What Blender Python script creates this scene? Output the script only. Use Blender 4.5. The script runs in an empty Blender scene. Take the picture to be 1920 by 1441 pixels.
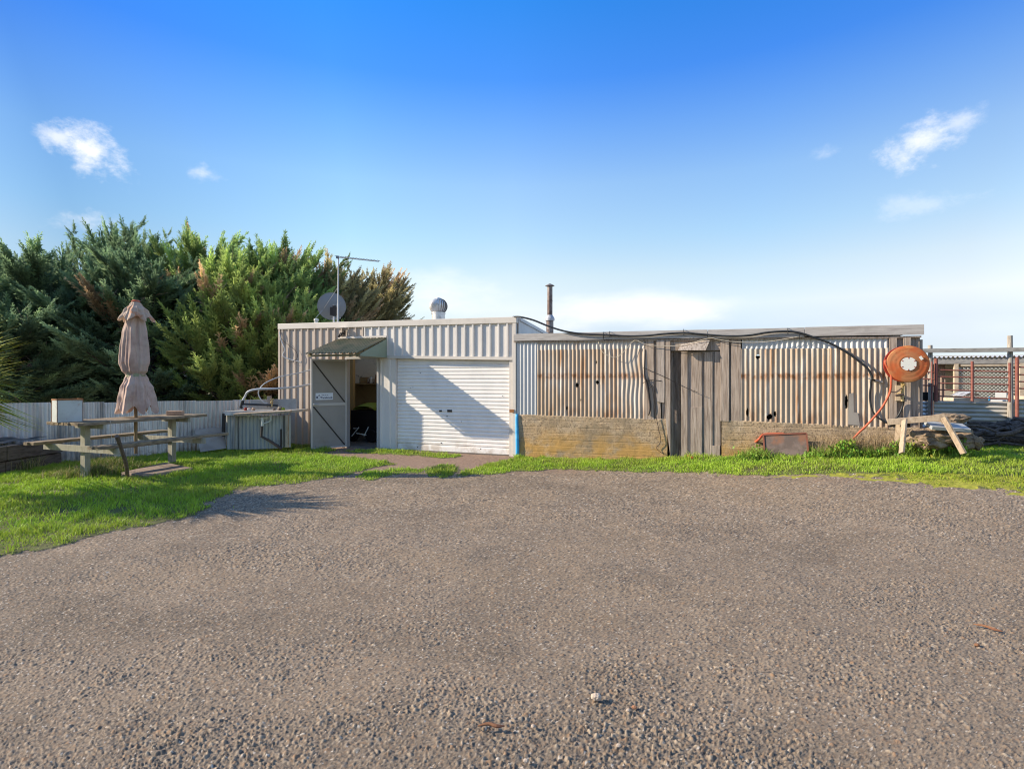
import bpy, bmesh, math, random
import numpy as np
from mathutils import Vector, Matrix, noise as mnoise
random.seed(7)
rng = np.random.default_rng(11)
SC = bpy.context.scene
COL = SC.collection
R = math.radians
TH = R(20); c_, s_ = math.cos(TH), math.sin(TH)
H, HOR, FP, Y0 = 1.5, 710.0, 1000.0, 10.4

# ---------------------------------------------------------------- geometry of the place
def F(u, p, z):                      # facade frame: along, outward, up
    return (u*c_ - p*s_, Y0 - u*s_ - p*c_, z)
def fu(px, py, p=0.0):               # a sight line meets the facade plane that stands p proud
    x = (px-960)/FP
    u = (x*(Y0 - p*c_) + p*s_)/(c_ + x*s_)
    Y = Y0 - u*s_ - p*c_
    return u, H + (HOR-py)/FP*Y
def U(px, p=0.0): return fu(px, 0, p)[0]
def at(px, py, Y): return ((px-960)/FP*Y, Y, H + (HOR-py)/FP*Y)
def sst(a, b, x):
    t = np.clip((np.asarray(x, float)-a)/(b-a), 0, 1); return t*t*(3-2*t)
def ground(x, y):
    x = np.asarray(x, float); y = np.asarray(y, float)
    r = .41*sst(.7, 7.0, x)*sst(4.2, 7.8, y)
    l = .06*sst(-3.6, -5.2, x)*sst(5.2, 6.6, y)*sst(10.2, 8.8, y)
    d = -.06*sst(-7.2, -8.3, x)
    return r + l + d
def gz(x, y): return float(ground(x, y))
def gpt(px, py):
    x = (px-960)/FP; zz = (HOR-py)/FP; Y = 8.
    for _ in range(40): Y = .5*Y + .5*(gz(x*Y, Y)-H)/zz
    return (x*Y, Y)
def lerpline(a, b, p=0.0):           # height along u between two sighted points
    (ua, za), (ub, zb) = fu(*a, p), fu(*b, p)
    return lambda u: za + (zb-za)*(u-ua)/(ub-ua)

# ---------------------------------------------------------------- vectorised noise
def n1(*a): return .5+.5*mnoise.noise(Vector((*a, 0, 0, 0)[:3]))
def hsh(i, j, k):
    h = (i.astype(np.int64)*374761393 + j.astype(np.int64)*668265263 + k*2147483647) & 0xffffffff
    h = ((h ^ (h >> 13))*1274126177) & 0xffffffff
    return ((h ^ (h >> 16)) & 0xffffff)/float(0x1000000)
def vnoise(x, y, k=0):
    i = np.floor(x); j = np.floor(y); fx = x-i; fy = y-j
    fx = fx*fx*(3-2*fx); fy = fy*fy*(3-2*fy); i = i.astype(np.int64); j = j.astype(np.int64)
    a = hsh(i, j, k); b = hsh(i+1, j, k); c = hsh(i, j+1, k); d = hsh(i+1, j+1, k)
    return (a*(1-fx)+b*fx)*(1-fy) + (c*(1-fx)+d*fx)*fy
def fbm(x, y, k=0, o=4):
    t = 0; a = .5
    for q in range(o):
        t = t + a*vnoise(x*2**q+q*17.3, y*2**q-q*9.1, k+q); a *= .5
    return t/(1-.5**o)
def worley(x, y, k=0, full=False):
    i = np.floor(x).astype(np.int64); j = np.floor(y).astype(np.int64)
    best = np.full(x.shape, 9.); cid = np.zeros(x.shape); bx = np.zeros(x.shape); by_ = np.zeros(x.shape)
    for di in (-1, 0, 1):
        for dj in (-1, 0, 1):
            a, b = i+di, j+dj
            dx = a+hsh(a, b, k)-x; dy = b+hsh(a, b, k+1)-y
            d = dx*dx+dy*dy; m = d < best
            best = np.where(m, d, best); cid = np.where(m, hsh(a, b, k+2), cid)
            if full: bx = np.where(m, dx, bx); by_ = np.where(m, dy, by_)
    return (np.sqrt(best), cid, bx, by_) if full else (np.sqrt(best), cid)
def inpoly(px, py, poly):
    r = np.zeros(px.shape, bool); n = len(poly)
    for q in range(n):
        x1, y1 = poly[q]; x2, y2 = poly[(q+1) % n]
        if y1 == y2: continue
        r ^= ((y1 > py) != (y2 > py)) & (px < (x2-x1)*(py-y1)/(y2-y1)+x1)
    return r

# ---------------------------------------------------------------- objects
ORG = {}
def tag(o, label=None, cat=None, group=None, kind=None):
    if label: o['label'] = label
    if cat: o['category'] = cat
    if group: o['group'] = group
    if kind: o['kind'] = kind
    return o
def thing(name, loc, label, cat, group=None):
    o = bpy.data.objects.new(name, None); COL.objects.link(o); o.location = loc
    o.empty_display_size = .1; ORG[o.name] = Vector(loc)
    return tag(o, label, cat, group)
def link(name, me, mat, parent, org, smooth):
    o = bpy.data.objects.new(name, me); COL.objects.link(o)
    for m in (mat if isinstance(mat, (list, tuple)) else [mat]): me.materials.append(m)
    if smooth: me.polygons.foreach_set('use_smooth', [True]*len(me.polygons))
    ORG[o.name] = org
    if parent: o.parent = parent
    else: o.location = org
    return o
class MB:
    def __init__(self): self.v = []; self.f = []; self.m = []
    def add(self, vs, fs, mi=0):
        n = len(self.v); self.v += [tuple(q) for q in vs]
        self.f += [tuple(i+n for i in f) for f in fs]; self.m += [mi]*len(fs); return self
    def hexa(self, b, t, mi=0):      # two rings of four
        return self.add(list(b)+list(t), [(3,2,1,0),(4,5,6,7),(0,1,5,4),(1,2,6,5),(2,3,7,6),(3,0,4,7)], mi)
    def box(self, c, size, ax=(1,0,0), ay=(0,1,0), az=(0,0,1), mi=0):
        c = Vector(c); ax, ay, az = (Vector(a).normalized()*h/2 for a, h in zip((ax, ay, az), size))
        q = [(-1,-1),(1,-1),(1,1),(-1,1)]
        return self.hexa([c+ax*a+ay*b-az for a, b in q], [c+ax*a+ay*b+az for a, b in q], mi)
    def beam(self, a, b, w, t, up=(0,0,1), mi=0):
        a, b = Vector(a), Vector(b); d = (b-a); L = d.length; d.normalize()
        sd = d.cross(Vector(up)).normalized(); u = sd.cross(d)
        return self.box((a+b)/2, (L, w, t), d, sd, u, mi)
    def fbox(self, u0, u1, p0, p1, z0, z1, mi=0):
        return self.hexa([F(u0,p0,z0),F(u1,p0,z0),F(u1,p1,z0),F(u0,p1,z0)],[F(u0,p0,z1),F(u1,p0,z1),F(u1,p1,z1),F(u0,p1,z1)], mi)
    def fpoly(self, pts, p0, p1, px=True, mi=0):    # outline in the facade plane, extruded p0..p1
        q = [fu(a, b, p1) for a, b in pts] if px else pts
        n = len(q)
        return self.add([F(u,p0,z) for u, z in q]+[F(u,p1,z) for u, z in q],
            [tuple(range(n)), tuple(range(2*n-1, n-1, -1))]+[(i,(i+1)%n,n+(i+1)%n,n+i) for i in range(n)], mi)
    def prism(self, lo, hi, mi=0):
        n = len(lo)
        return self.add(list(lo)+list(hi), [tuple(range(n)), tuple(range(2*n-1,n-1,-1))]+[(i,(i+1)%n,n+(i+1)%n,n+i) for i in range(n)], mi)
    def tube(self, pts, r, n=8, smooth=0, caps=True, mi=0):
        P = [Vector(p) for p in pts]
        if smooth:
            Q = []
            for i in range(len(P)-1):
                a, b, c, d = P[max(i-1,0)], P[i], P[i+1], P[min(i+2,len(P)-1)]
                for k in range(smooth):
                    t = k/smooth
                    Q.append(.5*((2*b)+(c-a)*t+(2*a-5*b+4*c-d)*t*t+(3*b-a-3*c+d)*t**3))
            P = Q+[P[-1]]
        m = len(P); rr = r if isinstance(r, (list, tuple)) else None
        vs = []; up = None
        for i, p in enumerate(P):
            d = (P[min(i+1,m-1)]-P[max(i-1,0)]).normalized()
            if up is None: up = d.orthogonal().normalized()
            up = (up-d*up.dot(d)).normalized(); w = d.cross(up)
            rad = r if rr is None else np.interp(i/(m-1), np.linspace(0,1,len(rr)), rr)
            for k in range(n):
                a = 2*math.pi*k/n; vs.append(p+(up*math.cos(a)+w*math.sin(a))*float(rad))
        fs = [(i*n+k, i*n+(k+1)%n, (i+1)*n+(k+1)%n, (i+1)*n+k) for i in range(m-1) for k in range(n)]
        if caps: fs += [tuple(range(n-1,-1,-1)), tuple(range((m-1)*n, m*n))]
        return self.add(vs, fs, mi)
    def lathe(self, o, axis, prof, n=24, mi=0):      # prof: (radius, along axis)
        o = Vector(o); ax = Vector(axis).normalized(); e = ax.orthogonal().normalized(); w = ax.cross(e)
        vs = [o+ax*h+(e*math.cos(2*math.pi*k/n)+w*math.sin(2*math.pi*k/n))*r for r, h in prof for k in range(n)]
        m = len(prof)
        fs = [(i*n+k, i*n+(k+1)%n, (i+1)*n+(k+1)%n, (i+1)*n+k) for i in range(m-1) for k in range(n)]
        if prof[0][0] > 1e-5: fs.append(tuple(range(n-1,-1,-1)))
        if prof[-1][0] > 1e-5: fs.append(tuple(range((m-1)*n, m*n)))
        return self.add(vs, fs, mi)
    def grid(self, fn, nu, nv, keep=None, mi=0):
        vs = [fn(i/nu, j/nv) for j in range(nv+1) for i in range(nu+1)]
        fs = [(j*(nu+1)+i, j*(nu+1)+i+1, (j+1)*(nu+1)+i+1, (j+1)*(nu+1)+i) for j in range(nv) for i in range(nu)
              if keep is None or keep((i+.5)/nu, (j+.5)/nv)]
        return self.add(vs, fs, mi)
    def build(self, name, mat, parent=None, smooth=False, recalc=True, bevel=0):
        me = bpy.data.meshes.new(name)
        if parent is not None: org = ORG[parent.name]
        else:
            a = np.array(self.v); org = Vector((float((a[:,0].min()+a[:,0].max())/2), float((a[:,1].min()+a[:,1].max())/2), float(a[:,2].min())))
        me.from_pydata([tuple(Vector(p)-org) for p in self.v], [], self.f)
        me.polygons.foreach_set('material_index', self.m)
        if recalc or bevel:
            bm = bmesh.new(); bm.from_mesh(me)
            if recalc: bmesh.ops.recalc_face_normals(bm, faces=bm.faces)
            if bevel: bmesh.ops.bevel(bm, geom=bm.edges[:], offset=bevel, segments=2, profile=.6, affect='EDGES', clamp_overlap=True)
            bm.to_mesh(me); bm.free()
        me.update()
        return link(name, me, mat, parent, org, smooth)
def npmesh(name, V, Fq, mat, parent=None, col=None, org=(0,0,0), smooth=False):
    me = bpy.data.meshes.new(name); k = Fq.shape[1]
    if parent is not None: org = ORG[parent.name]
    org = Vector(org)
    me.vertices.add(len(V)); me.vertices.foreach_set('co', (V-np.array(org)).astype(np.float32).ravel())
    me.loops.add(Fq.size); me.loops.foreach_set('vertex_index', Fq.astype(np.int32).ravel())
    me.polygons.add(len(Fq)); me.polygons.foreach_set('loop_start', np.arange(0, Fq.size, k, dtype=np.int32))
    if col is not None:
        a = me.color_attributes.new('Col', 'FLOAT_COLOR', 'POINT')
        cc = np.ones((len(V), 4), np.float32); cc[:, :3] = col; a.data.foreach_set('color', cc.ravel())
    me.update(calc_edges=True)
    return link(name, me, mat, parent, org, smooth)

# ---------------------------------------------------------------- materials
def sstep(nt, val, lo, hi):
    n = nt.nodes.new('ShaderNodeMapRange'); n.interpolation_type = 'SMOOTHSTEP'
    n.inputs['From Min'].default_value = lo; n.inputs['From Max'].default_value = hi
    nt.links.new(val, n.inputs['Value']); return n.outputs['Result']
def math_(nt, op, a, b=None):
    n = nt.nodes.new('ShaderNodeMath'); n.operation = op
    for i, v in enumerate((a, b)):
        if v is None: continue
        if isinstance(v, (int, float)): n.inputs[i].default_value = v
        else: nt.links.new(v, n.inputs[i])
    return n.outputs[0]
def mixc(nt, f, a, b, mode='MIX'):
    n = nt.nodes.new('ShaderNodeMix'); n.data_type = 'RGBA'; n.blend_type = mode
    for s, v in ((n.inputs[0], f), (n.inputs[6], a), (n.inputs[7], b)):
        if isinstance(v, (int, float)): s.default_value = v
        elif isinstance(v, tuple): s.default_value = (*v[:3], 1)
        else: nt.links.new(v, s)
    return n.outputs[2]
def M(name, col, rough=.8, metal=0., layers=(), bump=None, spec=.3, attr=None, trans=None):
    m = bpy.data.materials.new(name); m.use_nodes = True; nt = m.node_tree
    b = nt.nodes['Principled BSDF']; b.inputs['Roughness'].default_value = rough
    b.inputs['Metallic'].default_value = metal; b.inputs['Specular IOR Level'].default_value = spec
    tc = nt.nodes.new('ShaderNodeTexCoord').outputs['Object']
    def nz(scale, stretch=(1,1,1), detail=4, off=0, dist=0):
        mp = nt.nodes.new('ShaderNodeMapping'); mp.inputs['Scale'].default_value = stretch
        mp.inputs['Location'].default_value = (off, off*1.7, off*.6); nt.links.new(tc, mp.inputs[0])
        n = nt.nodes.new('ShaderNodeTexNoise'); n.inputs['Scale'].default_value = scale; n.inputs['Detail'].default_value = detail
        n.inputs['Roughness'].default_value = .62; n.inputs['Distortion'].default_value = dist
        nt.links.new(mp.outputs[0], n.inputs['Vector']); return n.outputs['Fac']
    cur = None
    if attr:
        a = nt.nodes.new('ShaderNodeAttribute'); a.attribute_name = attr; cur = a.outputs['Color']
    else:
        rg = nt.nodes.new('ShaderNodeRGB'); rg.outputs[0].default_value = (*col, 1); cur = rg.outputs[0]
    sep = nt.nodes.new('ShaderNodeSeparateXYZ'); nt.links.new(tc, sep.inputs[0])
    for k, L in enumerate(layers):
        f = sstep(nt, nz(L.get('s', 4), L.get('st', (1,1,1)), L.get('d', 4), L.get('o', k*3.1), L.get('dist', 0)), L.get('lo', .45), L.get('hi', .6))
        if 'z' in L:
            zz = sep.outputs[2]
            if L.get('zn'): zz = math_(nt, 'ADD', zz, math_(nt, 'MULTIPLY', math_(nt, 'SUBTRACT', nz(3, (1,1,1), 3, 8), .5), L['zn']))
            q = L['z']; f = math_(nt, 'MULTIPLY', f, sstep(nt, zz, q[0], q[1]))
            if len(q) == 4: f = math_(nt, 'MULTIPLY', f, sstep(nt, zz, q[3], q[2]))
        f = math_(nt, 'MULTIPLY', f, L.get('a', 1.))
        cur = mixc(nt, f, cur, L['c'], L.get('mode', 'MIX'))
    nt.links.new(cur, b.inputs['Base Color'])
    if bump:
        bs, bd = bump[0], bump[1]; st = bump[2] if len(bump) > 2 else (1,1,1)
        bn = nt.nodes.new('ShaderNodeBump'); bn.inputs['Distance'].default_value = bd; bn.inputs['Strength'].default_value = 1
        nt.links.new(nz(bs, st, 5, 20), bn.inputs['Height']); nt.links.new(bn.outputs[0], b.inputs['Normal'])
    if trans:
        t = nt.nodes.new('ShaderNodeBsdfTranslucent'); nt.links.new(cur, t.inputs[0])
        mx = nt.nodes.new('ShaderNodeMixShader'); mx.inputs[0].default_value = trans
        nt.links.new(b.outputs[0], mx.inputs[1]); nt.links.new(t.outputs[0], mx.inputs[2])
        nt.links.new(mx.outputs[0], nt.nodes['Material Output'].inputs[0])
    return m
def wood(name, col, dark, st=(14,14,.7), light=None, bump=.004):
    L = [dict(c=dark, s=3, st=st, lo=.42, hi=.66, a=.85), dict(c=tuple(x*1.35 for x in col) if light is None else light, s=4, st=(st[0]*.6, st[1]*.6, st[2]*.8), lo=.52, hi=.72, a=.7, o=5),
         dict(c=tuple(x*.75 for x in col), s=2.2, lo=.5, hi=.7, a=.6, o=9)]
    return M(name, col, .9, 0, L, (5, bump, st))
VERT, = ((14,14,.7),)
m_boards = wood('weathered_boards', (.39,.31,.245), (.19,.14,.105), light=(.50,.42,.345))
m_board2 = wood('grey_boards', (.41,.345,.29), (.19,.145,.115), light=(.48,.41,.34))
m_fascia = wood('grey_fascia', (.42,.39,.36), (.28,.25,.23), (1,1,14), light=(.50,.47,.44), bump=.002)
m_table = wood('table_timber', (.27,.205,.135), (.11,.085,.06), (3,3,9), light=(.32,.25,.17))
m_tablepost = wood('table_post', (.34,.32,.25), (.22,.20,.15), (8,8,1), light=(.42,.40,.33))
m_sawn = wood('sawn_timber', (.40,.31,.22), (.25,.18,.12), (6,6,3), light=(.50,.41,.31))
m_pole = wood('umbrella_pole', (.26,.18,.10), (.15,.10,.06))
m_yardpost = wood('yard_post', (.36,.32,.27), (.2,.17,.14), (8,8,1), light=(.48,.42,.34))
m_bark = wood('dead_branch', (.11,.085,.072), (.035,.027,.025), (6,6,6), light=(.22,.18,.15), bump=.01)
m_trunk = wood('cypress_trunk', (.09,.07,.055), (.04,.03,.025))
m_axe = wood('old_stick', (.16,.12,.10), (.08,.06,.05))
m_beige = M('beige_cladding', (.47,.385,.31), .5, 0, [dict(c=(.43,.35,.285), s=2.5, st=(1,1,.25), lo=.4, hi=.7, a=.7), dict(c=(.28,.22,.17), s=6, st=(2,2,.3), lo=.62, hi=.8, a=.5), dict(c=(.25,.2,.15), s=8, lo=.5, hi=.7, z=(.35,0), a=.6)])
m_white = M('white_cladding', (.66,.615,.56), .45, 0, [dict(c=(.52,.495,.46), s=2.2, st=(1,1,.3), lo=.4, hi=.7, a=.7)])
m_cap = M('cream_trim', (.62,.56,.49), .45, 0, [dict(c=(.46,.42,.37), s=3, lo=.45, hi=.7, a=.5), dict(c=(.35,.22,.12), s=9, lo=.7, hi=.8, a=.5)])
m_roller = M('roller_slats', (.80,.755,.70), .45, 0, [dict(c=(.66,.635,.60), s=1.8, st=(1,1,.6), lo=.42, hi=.7, a=.6), dict(c=(.42,.38,.33), s=14, st=(1,1,2), lo=.68, hi=.8, a=.6), dict(c=(.50,.42,.34), s=5, lo=.4, hi=.62, z=(.35,.02), a=.75), dict(c=(.3,.25,.2), s=60, lo=.70, hi=.76, a=.8)])
m_leaf = M('door_leaf_paint', (.31,.285,.255), .5, 0, [dict(c=(.26,.235,.21), s=2, lo=.4, hi=.7, a=.7), dict(c=(.22,.17,.125), s=5, lo=.5, hi=.75, z=(.4,.05), a=.6)])
m_leafrim = M('door_frame_metal', (.45,.43,.41), .45, .2)
m_dark = M('dark_iron', (.05,.04,.035), .7, .2)
m_inside = M('shed_inside_walls', (.22,.19,.16), .9)  # one even brown for back walls and partition
m_floor = M('shed_floor', (.16,.14,.12), .9, 0, [dict(c=(.1,.085,.075), s=3, lo=.4, hi=.7)])
m_green = M('awning_green', (.15,.14,.07), .6, 0, [dict(c=(.24,.18,.095), s=3, st=(1,1,1), lo=.42, hi=.62, a=.85), dict(c=(.07,.075,.04), s=7, lo=.5, hi=.7, a=.7)])
m_cheek = M('awning_cheek', (.20,.26,.205), .55, 0, [dict(c=(.15,.19,.15), s=4, lo=.45, hi=.7, a=.6)])
RUST = (.30,.125,.045)
m_new = M('new_galvanised', (.50,.50,.50), .38, .35, [dict(c=(.45,.46,.48), s=3, lo=.45, hi=.7, a=.5)])
def rusty(nm, base, zb, tan=.8, o=0):
    return M(nm, base, .62, .12, [
        dict(c=(.38,.265,.165), s=1.3, st=(1,1,.45), lo=.36, hi=.60, a=tan, o=o),
        dict(c=(.36,.20,.10), s=6, st=(1.5,1.5,.13), lo=.53, hi=.70, a=.9, o=o+2),
        dict(c=(.60,.57,.52), s=5, st=(1.4,1.4,.16), lo=.55, hi=.68, a=.6, o=o+7),
        dict(c=RUST, s=9, st=(1,1,.3), lo=.34, hi=.66, z=(zb-.10, zb-.03, zb+.02, zb+.08), zn=.06, a=.58, o=o+4),
        dict(c=(.22,.10,.04), s=14, st=(1,1,.5), lo=.45, hi=.62, z=(zb-.07, zb-.02, zb+.01, zb+.05), zn=.04, a=.9, o=o+1),
        dict(c=(.24,.13,.07), s=7, st=(1,1,.3), lo=.45, hi=.65, z=(1.05,.84), a=.8, o=o+5),
        dict(c=(.15,.12,.1), s=22, st=(1,1,.4), lo=.66, hi=.75, a=.6, o=o+3)], (30,.002))
m_rust1 = rusty('rust_stained_sheet', (.47,.41,.345), 1.56)
m_rust2 = rusty('pale_rusty_sheet', (.45,.395,.325), 1.55, .55, 6)
m_rust3 = rusty('tan_rusty_sheet', (.47,.40,.32), 1.56, .85, 12)
m_strip = M('sheet_top_strip', (.50,.46,.41), .55, .15, [dict(c=(.38,.28,.2), s=5, st=(1,1,.3), lo=.5, hi=.7, a=.7)])
m_strip2 = M('white_top_strip', (.54,.53,.51), .5, .15, [dict(c=(.5,.44,.38), s=5, st=(1,1,.3), lo=.55, hi=.7, a=.6)])
m_conc = M('lichen_concrete', (.40,.29,.175), .95, 0, [
    dict(c=(.46,.36,.25), s=5, lo=.45, hi=.65, a=.7), dict(c=(.14,.10,.066), s=30, lo=.50, hi=.64, a=.8), dict(c=(.46,.38,.28), s=44, lo=.58, hi=.68, a=.7), dict(c=(.22,.17,.11), s=1.6, lo=.48, hi=.62, a=.7),
    dict(c=(.44,.255,.075), s=2.4, st=(1,1,1.4), lo=.34, hi=.6, z=(.68,.15), zn=.35, a=.9), dict(c=(.12,.095,.07), s=3, st=(1,1,6), lo=.6, hi=.75, a=.6)], (60,.006))
m_tarp = M('blue_plastic', (.04,.33,.62), .5, 0, [dict(c=(.09,.42,.70), s=6, lo=.5, hi=.65)])
m_cable = M('black_cable', (.022,.024,.026), .45)
m_rope = M('pale_string', (.55,.48,.38), .9)
m_hosegrey = M('grey_hose', (.42,.44,.46), .5)
m_hosered = M('red_hose', (.44,.09,.04), .5, 0, [dict(c=(.58,.17,.08), s=9, lo=.5, hi=.7, a=.6)])
m_reel = M('faded_red_drum', (.38,.15,.06), .68, 0, [dict(c=(.42,.085,.02), s=3, lo=.42, hi=.62, a=.85), dict(c=(.26,.06,.02), s=7, lo=.52, hi=.72, a=.8), dict(c=(.55,.27,.08), s=5, st=(1,1,3), lo=.55, hi=.7, a=.6)])
m_reeldark = M('dark_red_drum', (.28,.035,.02), .55)
m_label = M('white_label', (.66,.64,.58), .5, 0, [dict(c=(.6,.58,.55), s=12, lo=.55, hi=.75, a=.5)])
m_brass = M('brass', (.45,.33,.15), .45, .5, [dict(c=(.3,.24,.14), s=12, lo=.45, hi=.65)])
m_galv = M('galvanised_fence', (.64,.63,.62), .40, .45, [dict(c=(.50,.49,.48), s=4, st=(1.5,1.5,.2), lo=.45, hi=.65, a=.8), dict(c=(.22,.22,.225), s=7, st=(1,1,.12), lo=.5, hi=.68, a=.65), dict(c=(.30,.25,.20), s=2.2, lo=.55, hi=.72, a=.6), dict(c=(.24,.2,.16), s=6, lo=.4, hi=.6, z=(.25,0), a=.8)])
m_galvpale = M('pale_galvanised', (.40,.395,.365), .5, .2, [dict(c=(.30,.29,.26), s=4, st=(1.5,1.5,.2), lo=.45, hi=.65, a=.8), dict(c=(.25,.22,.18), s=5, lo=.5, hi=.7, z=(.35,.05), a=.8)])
m_sink = M('worn_bench_top', (.36,.345,.32), .4, .1, [dict(c=(.3,.28,.25), s=6, lo=.5, hi=.7)])
m_pvc = M('white_pipe', (.62,.61,.55), .45)
m_pipe = M('brown_waste_pipe', (.05,.038,.032), .6)
m_tin = M('pale_tin', (.50,.53,.52), .45, .1, [dict(c=(.43,.45,.44), s=4, lo=.45, hi=.7), dict(c=(.34,.15,.06), s=9, lo=.52, hi=.62, z=(.27,.325), a=.9), dict(c=(.36,.17,.08), s=8, lo=.62, hi=.72, a=.7)])
m_rustrim = M('rusted_rim', (.30,.13,.05), .8, .1, [dict(c=(.16,.08,.04), s=14, lo=.45, hi=.6)])
m_brick = M('pale_brick', (.46,.31,.21), .95, 0, [dict(c=(.36,.23,.15), s=9, lo=.45, hi=.65)], (30,.004))
m_canvas = M('faded_canvas', (.56,.41,.335), .95, 0, [dict(c=(.36,.235,.19), s=3, lo=.42, hi=.65, a=.8), dict(c=(.47,.40,.30), s=4, st=(1,1,.4), lo=.5, hi=.7, a=.8), dict(c=(.20,.14,.11), s=8, st=(1,1,.4), lo=.62, hi=.78, a=.6), dict(c=(.5,.2,.08), s=10, lo=.66, hi=.75, a=.6)], (60,.002), trans=.12)
m_canvastop = M('canvas_cap', (.50,.38,.29), .95, 0, [dict(c=(.42,.28,.2), s=4, lo=.45, hi=.65), dict(c=(.50,.17,.06), s=5, lo=.55, hi=.68, a=.7)], (60,.002), trans=.12)
m_tie = M('green_tie', (.30,.31,.19), .9)
m_slab = M('concrete_slab', (.27,.20,.155), .95, 0, [dict(c=(.2,.15,.11), s=4, lo=.45, hi=.65)], (24,.01))
m_panel = M('fibre_panel', (.30,.275,.24), .9, 0, [dict(c=(.25,.22,.19), s=3, lo=.45, hi=.65)])
m_sleeper = wood('old_sleeper', (.13,.105,.085), (.06,.045,.035), (2,2,8))
m_plastic = M('black_plastic', (.012,.012,.014), .35)
m_iron = M('old_iron_plate', (.125,.092,.075), .8, .1, [dict(c=(.20,.15,.125), s=4, lo=.45, hi=.65, a=.8), dict(c=(.02,.015,.015), s=7, lo=.64, hi=.7), dict(c=(.24,.11,.06), s=4, lo=.46, hi=.64, a=.8)])
m_ironrim = M('rust_red_rim', (.21,.075,.045), .8, .1, [dict(c=(.16,.06,.04), s=9, lo=.45, hi=.65)])
m_gate = M('red_oxide_pipe', (.23,.08,.06), .8, 0, [dict(c=(.30,.135,.10), s=8, lo=.45, hi=.65, a=.7), dict(c=(.16,.05,.04), s=12, lo=.55, hi=.7, a=.7)])
m_rail = wood('grey_rail', (.33,.31,.28), (.2,.18,.16), (2,2,10))
m_yardsheet = M('cream_iron', (.48,.44,.38), .55, .1, [dict(c=(.36,.29,.22), s=3, st=(.4,.4,2), lo=.45, hi=.65, a=.8)])
m_cream = M('cream_beam', (.52,.42,.30), .8, 0, [dict(c=(.40,.30,.2), s=5, lo=.45, hi=.65)])
m_wall2 = M('brown_iron_wall', (.27,.20,.16), .7, 0, [dict(c=(.18,.13,.105), s=4, st=(1,1,.2), lo=.45, hi=.65)])
m_mesh = M('wire_netting', (.55,.54,.48), .6, .1)
m_rock = M('broken_rubble', (.25,.18,.115), .95, 0, [dict(c=(.15,.11,.075), s=4, lo=.42, hi=.62), dict(c=(.36,.28,.19), s=7, lo=.56, hi=.7, a=.8), dict(c=(.36,.22,.08), s=3, lo=.55, hi=.7, a=.7)], (16,.03))
m_board_w = M('white_painted_board', (.33,.34,.34), .6, 0, [dict(c=(.4,.4,.4), s=5, lo=.5, hi=.7)])
m_flue = M('flue_metal', (.13,.085,.07), .5, .4, [dict(c=(.24,.2,.18), s=3, st=(1,1,.6), lo=.45, hi=.6), dict(c=(.07,.045,.04), s=6, lo=.52, hi=.7)])
m_alu = M('bright_aluminium', (.66,.63,.59), .42, .55, [dict(c=(.38,.34,.3), s=6, lo=.5, hi=.7)])
m_dish = M('grey_dish', (.22,.23,.245), .6)
m_mast = M('mast_steel', (.42,.42,.43), .5, .3)
m_ant = M('antenna_rods', (.22,.23,.25), .5, .4)
m_sign = M('sign_white', (.70,.72,.76), .6)
m_ink = M('sign_ink', (.03,.035,.09), .6)
m_lime = M('lime_cover', (.20,.25,.025), .5)
m_inboard = M('cream_wall_lining', (.74,.60,.42), .9, 0, [dict(c=(.5,.38,.25), s=4, lo=.5, hi=.7), dict(c=(.3,.2,.12), s=5, lo=.68, hi=.75)])
m_inbrown = M('brown_wall_lining', (.30,.20,.09), .9, 0, [dict(c=(.2,.13,.06), s=3, lo=.45, hi=.7)])
m_stud = M('yellow_pine_stud', (.55,.36,.15), .8)
m_added_sky = M('added_clear_sheet', (.9,.88,.8), .4)  # clear panel added to let light into the shed
def _clear(m):
    nt = m.node_tree; t = nt.nodes.new('ShaderNodeBsdfTransparent'); t.inputs[0].default_value = (1,.97,.9,1); mx = nt.nodes.new('ShaderNodeMixShader'); mx.inputs[0].default_value = .8
    nt.links.new(nt.nodes['Principled BSDF'].outputs[0], mx.inputs[1]); nt.links.new(t.outputs[0], mx.inputs[2]); nt.links.new(mx.outputs[0], nt.nodes['Material Output'].inputs[0])
_clear(m_added_sky)
m_jar = M('mixed_jar', (.35,.28,.2), .4, 0, [dict(c=(.1,.05,.04), s=12, lo=.48, hi=.52)])
m_roof = M('shed_roof_iron', (.4,.4,.4), .5, .3)
m_fol = M('cypress_foliage', (.1,.1,.1), .7, attr='Col', spec=.25, trans=.42)
m_twig = M('dead_twigs', (.26,.19,.14), .9, 0, [dict(c=(.40,.32,.25), s=3, lo=.45, hi=.6)])
m_grass = M('grass_blades', (.1,.1,.1), .6, attr='Col', spec=.3, trans=.3)
m_yucca = M('yucca_leaves', (.1,.1,.1), .5, attr='Col', trans=.25)
m_drive = M('gravel_drive', (.1,.1,.1), .88, attr='Col', spec=.25, bump=(260,.0012), layers=[dict(c=(.55,.55,.55), s=60, lo=.5, hi=.7, a=.35, mode='MULTIPLY')])
m_ground = M('far_paddock', (.10,.12,.04), .95, 0, [dict(c=(.16,.13,.06), s=.3, lo=.4, hi=.6)])
m_stone = M('pale_stone', (.42,.33,.25), .9, 0, [dict(c=(.5,.42,.34), s=20, lo=.45, hi=.6)])
m_stone2 = M('orange_stone', (.35,.17,.09), .9)
m_chip = M('bark_chip', (.21,.10,.05), .9, 0, [dict(c=(.2,.09,.05), s=30, lo=.45, hi=.6)])
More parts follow.
